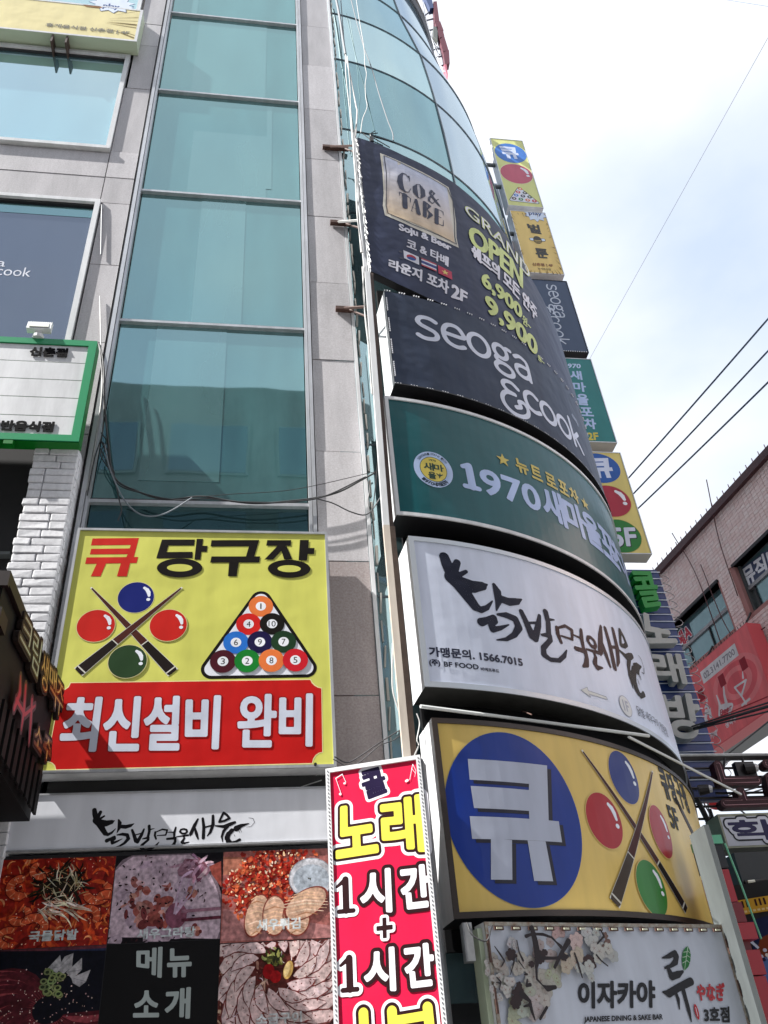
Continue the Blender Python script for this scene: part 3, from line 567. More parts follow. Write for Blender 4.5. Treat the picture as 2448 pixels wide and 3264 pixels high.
def squig(a, n, cx, cz, rx, rz, ln, wd, cols, curl=2.5, ring=False, ang=None):
    for _ in range(n):
        r = math.sqrt(random.random()); t = random.random()*6.283; x = cx+rx*r*math.cos(t); y = cz+rz*r*math.sin(t); h = (t if ang == 'rad' else random.random()*6.283) if ang is None or ang == 'rad' else ang+random.uniform(-.4, .4)
        k = random.uniform(-curl, curl); P = []; l = ln*random.uniform(.6, 1.3)
        for i in range(5): P.append((x, y)); x += math.cos(h)*l/4; y += math.sin(h)*l/4; h += k/4
        w_ = wd*random.uniform(.6, 1.3); a.strip(P, [w_*.3, w_, w_*1.1, w_*.9, w_*.2], jit(random.choice(cols), .3))
def P_(x, y): return S3.inv(zm((x, y))[0])
# dish one: red soup
a = cell(XL-.4, x12-.004, zr+.004, ZT, '#3c1216'); c = P_(420, 400); a.ell(c, .62, .44, '#8e2018')
squig(a, 260, c[0], c[1], .58, .42, .12, .022, ['#a62c16', '#8a1d10', '#c04a22', '#6a120c', '#b53a1c'], 3); squig(a, 90, c[0], c[1], .55, .4, .09, .012, ['#d2703a', '#c95a30', '#e09060'], 4)
for x, y in ((160, 260), (310, 130), (740, 290), (660, 480), (150, 470), (60, 640), (400, 500), (800, 380), (250, 560)):
    q = P_(x, y); r = random.uniform(.045, .075); rot = random.random()*6
    for k, cc in ((1.25, '#5a100b'), (1.0, '#c05030')): a.strip([(q[0]+r*math.cos(rot+t), q[1]+r*.8*math.sin(rot+t)) for t in np.linspace(0, 4.3, 12)], [r*.25*k]+[r*.75*k]*9+[r*.4*k, r*.1], cc)
    for t in np.linspace(.2, 4, 7): a.strip([(q[0]+r*.7*math.cos(rot+t), q[1]+r*.55*math.sin(rot+t)), (q[0]+r*1.3*math.cos(rot+t), q[1]+r*1.05*math.sin(rot+t))], [.003, .008], '#d98860')
q = P_(450, 250); squig(a, 150, q[0], q[1], .15, .11, .09, .012, ['#15100a', '#241a10', '#0c0a08', '#2c2414'], 1.5); squig(a, 50, q[0], q[1], .15, .13, .08, .006, ['#b9a98c', '#8b7a58', '#d8ccb2'], 1)
q = P_(430, 400); squig(a, 36, q[0], q[1], .12, .05, .11, .009, ['#d9c3b0', '#c09a80', '#e6d8c8'], .8, ang=-.4)
squig(a, 260, c[0], c[1], .6, .44, .008, .006, ['#e2a88c', '#d07050', '#f0cbb0'], 0)
letter(a, '국물닭발', q_line(S3, zm((218, 640))[0], zm((590, 620))[0], zm((250, 590))[0], zm((240, 672))[0]), [(0, '#b9bfbf')], bold=.005, res=34)
clipart(a, XL-.02, x12-.004, zr+.004, ZT); a.build('food_picture', mn, FOODP)
# dish two: white gratin
a = cell(x12+.002, x23-.004, zr+.004, ZT, '#120d12'); c = P_(1180, 520); a.ell(c, .44, .50, '#7b6a74'); a.ell(c, .42, .475, '#bca6b2')
for k in range(26): q = (c[0]+random.uniform(-.35, .3), c[1]+random.uniform(-.2, .4)); a.ell(q, random.uniform(.03, .09), random.uniform(.02, .06), jit('#a893a2', .07), 16, random.random()*3)
for x, y, r in ((1060, 280, .08), (1260, 250, .05), (1440, 290, .06), (990, 400, .07), (1120, 440, .12), (1230, 400, .08), (1150, 500, .09), (1490, 600, .06), (1310, 470, .07)):
    q = P_(x, y)
    for i in range(9): a.ell((q[0]+random.gauss(0, r*.4), q[1]+random.gauss(0, r*.3)), r*random.uniform(.2, .5), r*random.uniform(.1, .35), jit(random.choice(['#8a4740', '#a0625a', '#b98378', '#6a3030', '#bfa0a4']), .2), 12, random.random()*3)
squig(a, 170, c[0]-.1, c[1]+.05, .42, .45, .022, .009, ['#241418', '#3c2024', '#150c10'], 2)
q = P_(1330, 470); a.ell(q, .07, .08, '#7d4a5c')
for x in (1395, 1455, 1500): a.strip([P_(x, 130), P_(x-50, 300), P_(1320, 460)], [.012, .008, .02], '#b59ab0')
a.poly([P_(1340, 130), P_(1400, 40), P_(1520, 50), P_(1600, 120), P_(1560, 170), P_(1430, 190), P_(1350, 170)], '#86606f'); squig(a, 22, P_(1470, 100)[0], P_(1470, 100)[1], .09, .05, .08, .02, ['#a88094', '#6a3f50', '#c8aab8'], 1); a.poly([P_(1580, 100), P_(1670, 60), P_(1690, 260), P_(1600, 160)], '#8a4238')
for y in (425, 492): a.strip([P_(1370, y+15), P_(1690, y-10)], [.02, .02], '#5c2a38' if y > 450 else '#8a6272')
letter(a, '새우그라탕', q_line(S3, zm((1035, 620))[0], zm((1478, 600))[0], zm((1250, 562))[0], zm((1250, 642))[0]), [(0, '#c3c9cc')], bold=.004, res=34)
clipart(a, x12+.002, x23-.004, zr+.004, ZT); a.build('food_picture', mn, FOODP)
# dish three: fried
z3 = Z(650, 2680, 3.687); Q_ = lambda x, y: S3.inv(z3((x, y))[0])
a = cell(x23, XR, zrr+.004, ZT, '#a0605a'); a.poly([Q_(230, 190), Q_(470, 190), Q_(430, 400), Q_(230, 400)], '#a86a56'); a.poly([Q_(230, 800), Q_(1500, 1000), Q_(1500, 1180), Q_(200, 1180)], '#b27a78')
c = Q_(780, 480)
for k in range(3): squig(a, 170, c[0]+(-.08, .06, 0)[k], c[1]+(-.05, .12, 0)[k], .26, .17, .04, .022, ['#9c261c', '#b8402c', '#84180f', '#c8603c', '#a8301f'], 4)
squig(a, 200, c[0], c[1], .3, .26, .018, .009, ['#dda078', '#e8c09a', '#c86848', '#f0d8c0'], 3)
q = Q_(1260, 440); a.ell(q, .155, .135, '#8f9198'); a.ell(q, .148, .128, '#c2c2c8'); a.ell((q[0], q[1]-.01), .125, .1, '#a4acb6'); squig(a, 5, q[0]-.01, q[1], .012, .012, .012, .007, ['#3a3a30'], 1)
for x, y, rx, rz, rt in ((620, 880, .07, .13, .3), (830, 880, .075, .12, 0), (1085, 900, .085, .11, -.1), (1200, 740, .15, .08, -.5)):
    q = Q_(x, y); a.ell(q, rx*1.1, rz*1.08, '#7e3a30', 30, -rt); a.ell(q, rx, rz, '#c6a088', 30, -rt)
    for k in range(8): t = -.85+k*.24; hw = rx*math.sqrt(max(0, 1-t*t)); a.strip([(q[0]-hw, q[1]+rz*t-.01), (q[0], q[1]+rz*t+.012), (q[0]+hw, q[1]+rz*t-.004)], [.004, .009, .003], jit(random.choice(['#e2c4ac', '#d8b090', '#a87858']), .1))
letter(a, '새우튀김', q_line(S3, z3((620, 980))[0], z3((1135, 980))[0], z3((900, 912))[0], z3((900, 1050))[0]), [(0, '#ccd0d0')], bold=.004, res=34)
clipart(a, x23, XR, zrr+.004, ZT); a.build('food_picture', mn, FOODP)
# dish four: spiral shrimp platter
a = cell(x23, XR, 1.55, zrr, '#5a2a26'); c = Q_(830, 1510)
squig(a, 160, c[0]-.3, c[1]-.1, .3, .5, .14, .016, ['#a87868', '#7a3a30', '#c09a88', '#54201c'], 1.5)
for ring, n, r0 in ((3, 21, .44), (2, 18, .31), (1, 13, .19)):
    for k in range(n):
        t = 2*math.pi*k/n+ring*.3; P = []; rr = r0+.09
        for i in range(8): f = i/7; P.append((c[0]+(.07+(rr-.07)*f)*math.cos(t+f*.9), c[1]+(.06+(rr-.06)*f)*.92*math.sin(t+f*.9)))
        P = P[2:]; w_ = .05+.02*ring; a.strip(P, [.012, w_*.9, w_*1.12, w_*1.1, w_*.8, .01], jit('#6a3230', .15)); a.strip(P, [.004, w_*.72, w_*.95, w_*.95, w_*.6, .004], jit('#cdb4b2', .08))
        for i in range(1, 5): q = P[i]; a.ell((q[0]+random.gauss(0, .01), q[1]+random.gauss(0, .01)), .005, .004, '#70302a', 6)
squig(a, 200, c[0], c[1], .5, .5, .03, .005, ['#8a4038', '#e2d0d0', '#6a2420'], 2)
q = Q_(830, 1390); squig(a, 60, q[0], q[1], .05, .035, .04, .016, ['#2c3014', '#4a4a22', '#1a1c0c', '#8a8a50'], 3)
q = Q_(760, 1540); a.ell(q, .038, .045, '#8e0f14'); q = Q_(840, 1600); a.ell(q, .036, .036, '#9c1418'); q = Q_(990, 1520); a.ell(q, .03, .055, '#c09a58', 20, -.3); a.ell((q[0]-.008, q[1]+.004), .018, .045, '#d8bd84', 20, -.3)
letter(a, '소금구이', q_line(S3, z3((610, 2100))[0], z3((1150, 2060))[0], z3((900, 2020))[0], z3((900, 2150))[0]), [(0, '#cdd0d2')], bold=.004, res=34)
clipart(a, x23, XR, 1.55, zrr-.002); a.build('food_picture', mn, FOODP)
# dish five: dark plate
a = cell(XL-.4, x12-.004, 1.55, zr, '#5a2c36'); c = P_(400, 1150); a.ell(c, .60, .62, '#262c48', 60); a.ell(c, .575, .59, '#0c0d18', 60)
for k in range(34):
    t = math.pi*.62+k*.115; r1, r2 = .10, random.uniform(.42, .5); P = [(c[0]-.02+(r1+(r2-r1)*f)*math.cos(t+f*.5), c[1]+.0+(r1+(r2-r1)*f)*math.sin(t+f*.5)*.8-.02) for f in np.linspace(0, 1, 6)]
    a.strip(P, [.02, .07, .085, .08, .05, .004], jit('#4e1a22', .2)); a.strip(P, [.005, .03, .04, .035, .02, .002], jit('#8a3a40', .2))
squig(a, 190, c[0]-.08, c[1]-.05, .34, .3, .007, .006, ['#d8b0a8', '#e8d0c8'], 0)
for pl in ([(360, 870), (455, 770), (470, 860), (430, 905)], [(430, 880), (490, 780), (555, 755), (545, 860), (480, 910)], [(500, 900), (620, 790), (620, 880), (545, 950)], [(540, 940), (685, 880), (650, 970), (600, 1010), (550, 980)]):
    L_ = [P_(*p) for p in pl]; a.poly(L_, jit('#a5a3a6', .05)); a.strip([L_[0], L_[2]], [.002, .004], '#7c7a80')
for k in range(26): q = P_(random.uniform(310, 480), random.uniform(890, 1080)); a.ell(q, .022, .017, jit('#7f8a5a', .3), 12); a.ell(q, .012, .009, '#24301c', 10)
clipart(a, XL-.02, x12-.004, 1.55, zr); a.build('food_picture', mn, FOODP)
a = cell(x12+.0, x23-.002, 1.55, zr, '#070608')
for ch, q in (('메', ((1030, 715), (1228, 705), (1222, 945), (1030, 905))), ('뉴', ((1262, 720), (1448, 710), (1448, 935), (1262, 940))), ('소', ((1010, 1035), (1205, 1035), (1202, 1240), (1005, 1240))), ('개', ((1245, 1020), (1442, 1010), (1435, 1250), (1245, 1250)))): letter(a, ch, q_px(S3, zm(*q)), [(0, '#aab4b2')], bold=.011, res=50)
a.build('menu_title_panel', mn, MATTP)

# --- pink-red karaoke banner stand box
FPL = Plane((.537, -.50, 0), -19.7); fb = sign('banner_box', 'tall red karaoke sign box with thick yellow and white outlined lettering at the pier foot', (.9, -.6, 0))
FW_ = .715; ZTB = FPL.inv((1039, 2453))[1]; print('ZTB', ZTB, FPL.inv((1351, 2406)), FPL.inv((1417, 3176)), FPL.inv((1062, 3264)))
flat_box(FPL, -.0, FW_-.03, .1, ZTB, .16, fb, ALU); flat_frame(FPL, .0, FW_-.03, .1, ZTB, .03, .016, fb, WHITE)
for k in range(4): flat_box(FPL, FW_-.032, FW_-.018, .1, ZTB-.02, .02, fb, STEEL, 'side_rail', -.02-.036*k)
a = Art(FPL, .001); a.poly([(.025, .12), (FW_-.055, .12), (FW_-.055, ZTB-.03), (.025, ZTB-.03)], '#d81f48'); a.build('face_panel', fb, GLOSSP)
led = MB()
for k in range(150):
    z = ZTB-.02-k*.026
    for s_ in (.015, FW_-.045): c = FPL.pt(s_, z, .019); led.box(c[0]-.003, c[0]+.003, c[1]-.003, c[1]+.003, z-.004, z+.004)
led.build('led_strip', mat('led_dot', (.30, .30, .32), .5), fb)['kind'] = 'stuff'
z7 = Z(1000, 2350, 2.42); Bk, Wt, Ye, Br = '#1c1014', '#eceaf0', '#e8dc54', '#30191c'
def L7(ch, q, layers, bold, res=60): letter(a, ch, q_px(FPL, z7(*q)), layers, bold, res)
a = Art(FPL, .0015)
L7('콜', ((345, 268), (520, 220), (590, 420), (400, 490)), [(.018, Wt), (0, '#241a3c')], .010)
for ch, q in (('노', ((172, 540), (470, 490), (505, 890), (165, 945))), ('래', ((508, 480), (838, 435), (870, 885), (530, 895)))): L7(ch, q, [(.038, Wt)], .018)
for ch, q in (('노', ((172, 540), (470, 490), (505, 890), (165, 945))), ('래', ((508, 480), (838, 435), (870, 885), (530, 895)))): L7(ch, q, [(.017, Br), (0, Ye)], .018)
for d in (0, 1):
    o = (26*d+4*d, 607*d)
    T = lambda *p: tuple((x+o[0], y+o[1]) for x, y in p)
    one = [[(245, 1100, .044), (252, 1335, .044)], [(180, 1155, .018), (238, 1105, .030)], [(196, 1347, .028), (308, 1337, .028)]]
    strokes(a, [[(*FPL.inv(z7((x+o[0], y+o[1]))[0]), w_) for x, y, w_ in s_] for s_ in one], [(.022, Wt), (0, Br)])
    L7('시', T((372, 1030), (595, 1005), (608, 1352), (352, 1345)), [(.022, Br), (0, Wt)], .014); L7('간', T((652, 1000), (888, 975), (912, 1310), (690, 1335)), [(.022, Br), (0, Wt)], .014)
L7('+', ((483, 1400), (610, 1385), (612, 1545), (488, 1558)), [(.017, Wt), (0, Br)], .012)
bl = [[(385, 2130, .06), (395, 2330, .06)], [(605, 2115, .06), (618, 2330, .06)], [(610, 2190, .05), (850, 2150, .05)], [(880, 2085, .06), (905, 2330, .06)]]
sb = [[(*FPL.inv(z7((x, y))[0]), w_) for x, y, w_ in s_] for s_ in bl]; strokes(a, sb, [(.036, Wt), (.018, Br), (0, Ye)])
nt_ = [[(205, 440, .016), (208, 442, .016)], [(210, 430, .004), (172, 320, .004), (222, 288, .004), (250, 350, .004)], [(238, 358, .014), (241, 358, .014)], [(172, 320, .007), (222, 288, .007)], [(715, 340, .018), (724, 335, .018)], [(742, 330, .004), (765, 210, .004), (790, 260, .003), (780, 310, .002)], [(755, 240, .003), (785, 280, .003)]]
strokes(a, [[(*FPL.inv(z7((x, y))[0]), w_) for x, y, w_ in s_] for s_ in nt_], [(0, Wt)], cell=.002)
a.build('lettering', fb, GLOSSP)
# ================================================================== LEFT NEIGHBOUR: green sign, floodlight, brick pillar, dark box
# --- white brick pillar, each brick its own piece
pl = thing('brick_pillar', 'white painted rough brick pillar under the green framed sign', 'pillar', (-1.8, -.1, 0))
YF = -.225; XR_, XL_ = -1.612, -2.005
MB().box(XL_+.01, XR_-.012, YF+.02, .05, 0, 7.0).build('pillar_core', mat('mortar', (.62, .62, .64), .85), pl)
WBR = mat('white_brick', (.84, .84, .86), .7, noise=.12, nscale=26, bump=.35, color2=(.66, .66, .68)); z = 3.4; row = 0
def brick(x0, x1, y0, y1, z0, z1, par):
    bm = bmesh.new(); j = lambda: random.uniform(-.003, .003)
    vs = [bm.verts.new((x+j(), y+j(), zz_+j())) for zz_ in (z0, z1) for y in (y0, y1) for x in (x0, x1)]
    for q in ((0, 2, 3, 1), (4, 5, 7, 6), (0, 1, 5, 4), (2, 6, 7, 3), (0, 4, 6, 2), (1, 3, 7, 5)): bm.faces.new([vs[i] for i in q])
    bmesh.ops.bevel(bm, geom=bm.edges[:], offset=.007, segments=1, affect='EDGES'); me = bpy.data.meshes.new('brick'); bm.to_mesh(me); bm.free(); me.materials.append(WBR)
    o = link(bpy.data.objects.new('brick', me)); o.parent = par; o.location = -wl(par)
while z < 6.98:
    hgt = random.uniform(.078, .088); x = XL_+random.uniform(-.02, .012); cut = random.choice([.13, .2, .25]); row += 1
    for a_, b_ in ((x, XL_+cut), (XL_+cut, XR_)): brick(a_+.005, b_-.005, YF-random.uniform(.0, .006), YF+.05, z+.005, z+hgt-.004, pl)
    brick(XR_-.03, XR_+random.uniform(0, .008), YF+.052, .02, z+.003, z+hgt-.002, pl); z += hgt
for k in range(5): MB().box(XL_-.75+k*.14, XL_-.63+k*.14, .02, .08, 3.6, 5.9-.12*k).build('shutter_slat', mat('dim_slat', (.03, .035, .035), .6), pl)
MB().box(-2.9, XL_-.08, -.02, .05, 6.0, 6.03).build('sill_rail', GREYP, pl)
# --- green framed sign
G = Plane((0, -.335, 0)); gs = thing('green_framed_sign', 'white ribbed sign in a thick green frame above the brick pillar', 'sign', (-2.5, -.2, 7.03))
gx1 = -1.603; gz0 = 7.03; pT = G.inv((311, 1090)); gz1 = pT[1]; print('green', pT, G.inv((251.6, 1408)))
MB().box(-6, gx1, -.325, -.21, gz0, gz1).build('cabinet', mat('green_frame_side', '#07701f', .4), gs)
flat_frame(G, -6, gx1, gz0, gz1, .075, .012, gs, mat('green_frame', '#1f8f5c', .35), off=.0)
zsl = np.linspace(gz0+.075, gz1-.075, 6)
for a_, b_ in zip(zsl[:-1], zsl[1:]): MB().box(-6, gx1-.076, -.332, -.30, a_+.005, b_-.005).build('panel_slat', WHITE, gs)
GP2 = Plane((0, -.334, 0)); a = Art(GP2, .0); zz = Z(0, 1000, 3.16)
def lift(name, txt, q, par): letter3d(GP2, txt, q, .012, .003, .010, mat('matt_black', (.006, .006, .007), .9, spec=.1), par, 30, name)
lift('raised_lettering', '신촌점', q_line(GP2, zz((298, 400))[0], zz((682, 400))[0], zz((500, 345))[0], zz((500, 436))[0]), gs)
lift('raised_lettering', '반음식점', q_line(GP2, zz((10, 1130))[0], zz((548, 1130))[0], zz((300, 1085))[0], zz((300, 1190))[0]), gs)
lift('raised_lettering', '일', q_line(GP2, zz((-125, 1130))[0], zz((-8, 1130))[0], zz((300, 1085))[0], zz((300, 1190))[0]), gs)
MB().box(-2.25, -2.17, -.345, -.27, gz0-.05, gz0-.002).build('hinge_tab', mat('green_frame_side', 0), gs)
# floodlight on top
p = G.inv(zz((405, 165))[0]); fl = thing('floodlight', 'small white LED floodlight on top of the green frame', 'light', (p[0], -.33, gz1))
hx = .115; cx_, cz_ = p[0], gz1+.15; fp = [(cx_-hx, -.40, cz_-.06), (cx_+hx, -.40, cz_-.06), (cx_+hx, -.34, cz_-.075), (cx_-hx, -.34, cz_-.075), (cx_-hx-.01, -.36, cz_+.075), (cx_+hx-.01, -.36, cz_+.075), (cx_+hx-.01, -.31, cz_+.06), (cx_-hx-.01, -.31, cz_+.06)]
MB().hexa(fp).build('housing', WHITE, fl)
MB().hexa([(cx_-hx+.02, -.404, cz_-.04), (cx_+hx-.02, -.404, cz_-.04), (cx_+hx-.02, -.398, cz_-.04), (cx_-hx+.02, -.398, cz_-.04), (cx_-hx+.015, -.371, cz_+.055), (cx_+hx-.03, -.371, cz_+.055), (cx_+hx-.03, -.365, cz_+.055), (cx_-hx+.015, -.365, cz_+.055)]).build('lens', mat('lamp_lens', (.55, .56, .5), .2), fl)
mb = MB()
for k in range(12): x = cx_-hx+.01+k*.0185; mb.box(x, x+.007, -.35, -.31, cz_+.06, cz_+.095)
mb.build('cooling_fins', WHITE, fl)['kind'] = 'stuff'
mb = MB(); mb.tube([(cx_, -.34, gz1), (cx_, -.345, gz1+.035)], .055, 12); mb.build('swivel_base', WHITE, fl); MB().box(cx_-.03, cx_+.03, -.37, -.33, gz1+.02, gz1+.085).build('swivel_arm', WHITE, fl)
# --- dark neon box, side face turned to the right
DS = Plane((-1.4, -2.05, 0), 90); ds = thing('neon_box_sign', 'dark brown box sign with stepped neon lettering on its side beside the white pillar', 'sign', (-1.6, -1.2, 3.8))
DB = mat('dark_brown_box', (.0035, .0028, .0028), .6, spec=.18); DB2 = mat('brown_trim', (.012, .006, .006), .5, spec=.25)
MB().box(-3.2, -1.43, -2.04, -.36, 3.78, 4.46).build('cabinet', DB, ds); MB().box(-3.2, -1.40, -2.06, -2.03, 4.40, 4.50).build('top_trim', DB2, ds); MB().box(-1.44, -1.40, -2.03, -.36, 4.42, 4.50).build('top_trim', DB2, ds)
MB().box(-3.2, -1.46, -2.0, -.36, 3.60, 3.775).build('lower_box', DB, ds)
MB().box(-3.0, -1.405, -2.055, -1.9, 4.16, 4.26).build('cross_trim', DB2, ds); mb = MB()
for k in range(11): mb.box(-1.429, -1.412, -1.9+k*.14, -1.82+k*.14, 3.62, 3.9)
mb.build('louvre', DB, ds)['kind'] = 'stuff'
zd = Z(0, 1700, 2.4575)
def neon(txt, q, c1, c2, nm='neon_letter'):
    Q = q_px(DS, zd(*q)); V, E, _ = text_edges(txt); P = quadmap(V, Q, .006); X, Y, Gd = grid_for(P.min(0), P.max(0), .035, .008); D = sdf_edges(P[E[:, 0]], P[E[:, 1]], Gd).reshape(len(Y), len(X))
    solid(DS, .03-D, X, Y, -.02, .012, nm+'_board', mat('neon_board', (.016, .009, .007), .6, spec=.2), ds); a = Art(DS, .014); a.grid(X, Y, .008-D, c1); a.grid(X, Y, -.004-D, c2); a.build(nm, ds, PRINT)
neon('크', ((175, 620), (248, 745), (220, 980), (132, 820)), '#5a4c34', '#b4c0a4'); neon('림', ((250, 745), (318, 850), (275, 1150), (222, 1030)), '#5a4c34', '#b4c0a4')
neon('생', ((320, 905), (372, 985), (350, 1275), (296, 1180)), '#6a381a', '#dcb464'); neon('맥', ((375, 1000), (432, 1090), (420, 1380), (365, 1270)), '#6a381a', '#dcb464'); neon('주', ((436, 1120), (492, 1220), (470, 1480), (412, 1390)), '#6a381a', '#dcb464')
neon('소', ((255, 1480), (325, 1540), (305, 1735), (248, 1640)), '#6a381a', '#dcb464'); neon('주', ((335, 1560), (398, 1640), (375, 1830), (312, 1730)), '#6a381a', '#dcb464')
Q = lambda x, y: DS.inv(zd((x, y))[0]); rs = [[(*Q(x, y), w_) for x, y, w_ in s_] for s_ in ([(145, 1120, .03), (140, 1250, .06), (95, 1370, .05)], [(185, 1200, .05), (170, 1400, .06), (150, 1540, .03)], [(235, 1310, .05), (225, 1480, .06), (212, 1640, .03)], [(110, 1300, .04), (180, 1420, .04), (260, 1350, .03)])]
a = Art(DS, .012); strokes(a, rs, [(.016, '#3a0d10'), (-.006, '#a82c38')], cell=.008); a.build('red_neon_mark', ds, PRINT)
# awning body under it
MB().box(-3.2, -1.69, -.9, -.30, 0, 3.59).build('left_shutter', DARK, thing('shop_shutter', 'dark shutter box standing left of the menu board', 'shutter', (-2.4, -.6, 0)))
# black strip added as the shade in the recess above the fascia
MB().box(-1.44, .60, -.10, -.03, 3.86, 3.96).build('recess_shade_strip', mat('recess_black', (.02, .02, .02), .6), y1)
# --- top-left yellow sign
PP = Plane((0, -.24, 0)); ps = thing('cafe_sign', 'pale yellow cafe sign with a speech burst high on the left facade', 'sign', (-3, -.12, 14.95))
MB().box(-6.4, -1.862, -.24, -.04, 14.95, 15.98).build('cabinet', mat('pale_green_side', (.50, .58, .42), .4), ps); flat_frame(PP, -6.4, -1.862, 14.95, 15.98, .04, .006, ps, WHITE)
a = Art(PP, .001); a.poly([(-6.4, 14.97), (-1.905, 14.97), (-1.905, 15.96), (-6.4, 15.96)], '#e6d9a0'); zt = Z(0, 0, 3.318); c = PP.inv(zt((1185, 60))[0])
o = PP.inv(zt((900, 210))[0])
for k in range(26):
    t = random.uniform(-.95, .6); r1 = random.uniform(.5, .8); d = np.array([math.cos(t), math.sin(t)*1.4]); e = o+d*3; k_ = (-1.91-o[0])/(d[0]); e = o+d*k_
    if e[1] < 14.98 or e[1] > 15.95: continue
    a.strip([o+d*k_*r1*.8, e], [.002, .012], '#8a7440')
n = 11; B = []
for k in range(2*n): t = math.pi*k/n; r = 1.0 if k % 2 else .72; B.append((c[0]+.34*r*math.cos(t), c[1]+.05+.30*r*math.sin(t)))
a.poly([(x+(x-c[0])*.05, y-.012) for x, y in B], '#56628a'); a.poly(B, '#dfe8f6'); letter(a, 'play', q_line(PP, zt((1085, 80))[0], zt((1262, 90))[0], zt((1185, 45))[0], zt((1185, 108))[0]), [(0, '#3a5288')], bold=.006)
a.ell((c[0]+.31, c[1]+.02), .02, .02, '#3a5288', 8); a.poly([(-2.7, 15.9), (-2.45, 15.9), (-2.5, 15.955), (-2.75, 15.955)], '#a06a2c')
letter(a, '휴게음식점 신촌점 | 4F', q_line(PP, zt((485, 260))[0], zt((1365, 370))[0], zt((900, 285))[0], zt((900, 330))[0]), [(0, '#7d7a6c')], bold=.004)
a.build('face_panel', ps, PRINT)
for x in (-3.05, -2.85): MB().box(x, x+.025, -.23, .0, 14.75, 14.948).build('bracket', BROWN, ps)

# ================================================================== CURVED SIGNS ON THE CORNER
dep = lambda k=1.0: (lambda t: 3.87-.01-k*float(np.interp(t, [-86, -60, -28], [.34, .24, .09])))
def csign(name, label, th0, th1, z0, z1, face, side, rim=None, rimw=.03, rimd=.012, under=BLACK, k=1.0, artm=None):
    zc = z0(th0) if callable(z0) else z0
    t = thing(name, label, 'sign', (CS.c[0]+3.7*math.cos(R_(-70)), CS.c[1]+3.7*math.sin(R_(-70)), zc))
    lo = z0 if callable(z0) else (lambda q: z0); hi = z1 if callable(z1) else (lambda q: z1)
    cyl_shell(CS, th0+.05, th1, lambda q: lo(q)+.006, lambda q: hi(q)-.006, 3.868, dep(k), t, under, 'cabinet')  # black cabinet colour adds shade to the undersides and gaps
    cyl_shell(CS, th0, th0+.045, lo, hi, 3.869, dep(k)(th0), t, side, 'side_panel', n=1)
    a = Art(CS, .0); s0, s1 = R_(th0+.1)*3.87, R_(th1)*3.87; n = 40
    for i in range(n):
        p, q = s0+(s1-s0)*i/n, s0+(s1-s0)*(i+1)/n; tp, tq = math.degrees(p/3.87), math.degrees(q/3.87)
        a.v += [CS.pt(p, lo(tp)+.008, .001), CS.pt(q, lo(tq)+.008, .001), CS.pt(q, hi(tq)-.008, .001), CS.pt(p, hi(tp)-.008, .001)]; b = len(a.v); a.f.append((b-4, b-3, b-2, b-1)); a.c.append(rgb(face))
    a.build('face_panel', t, artm or GLOSSP)
    if rim:
        cyl_shell(CS, th0-.02, th1, lambda q: hi(q)-rimw, hi, 3.87+rimd, 3.8705, t, rim, 'rim'); cyl_shell(CS, th0-.02, th1, lo, lambda q: lo(q)+rimw, 3.87+rimd, 3.8705, t, rim, 'rim')
        dt = math.degrees(rimw/3.87); cyl_shell(CS, th0-.02, th0+dt, lambda q: lo(q)+rimw, lambda q: hi(q)-rimw, 3.87+rimd, 3.8705, t, rim, 'rim', n=1)
    return t
THR = -20
# --- 1 banner, top
ctop = lambda t: float(np.interp(t, [-85.4, -80, -76, -65, -57, -51, -47, -30], [12.36, 12.27, 12.18, 12.05, 11.87, 11.63, 11.28, 10.75]))
cbot = lambda t: float(np.interp(t, [-85.6, -81, -76.6, -72], [9.56, 9.40, 9.29, 9.22]))
c1 = csign('lounge_banner', 'topmost dark grey fabric banner on the corner with a cream logo panel and lime prices', -85.5, -24, cbot, ctop, '#343b54', WHITE, None, k=.25, artm=DARKP)
z3a = Z(1000, 400, 1.8433); z3b = Z(1100, 400, 4.1475); T1 = DARKP
a = Art(CS, .004); a.ppoly(z3b((460, 368), (700, 468), (1000, 610), (1365, 820), (1400, 930), (1440, 1100), (1465, 1300), (1470, 1490), (1500, 1620), (1200, 1490), (900, 1355), (525, 1190), (497, 1060), (508, 900), (495, 640)), '#ddd9cc')
nb = 16; TL, TR, BR, BL = [CS.inv(p) for p in z3b((500, 400), (1345, 835), (1445, 1560), (545, 1165))]; LM = CS.inv(z3b((540, 900))[0]); 
for i in range(nb):
    f0, f1 = i/nb, (i+1)/nb; l = lambda f: TL+(BL-TL)*f+np.array([.0, 0]); r = lambda f: TR+(BR-TR)*f; m_ = (f0+f1)/2; c_ = [x*(1-m_)+y*m_ for x, y in zip(rgb('#d0d8ee'), rgb('#dfc8a8'))]
    a.poly([l(f0), r(f0), r(f1), l(f1)], c_)
for P_l in ([(512, 405), (545, 640), (548, 900), (540, 1060), (560, 1160)], [(1345, 830), (1420, 1000), (1445, 1300), (1448, 1480), (1470, 1580)], [(512, 405), (900, 585), (1345, 830)], [(560, 1165), (900, 1320), (1470, 1575)]): a.strip([CS.inv(p) for p in z3b(*P_l)], [.012]*len(P_l), '#4a4c58')
a.build('logo_panel', c1, T1)
a = Art(CS, .012); KW = 1/330.0*.62
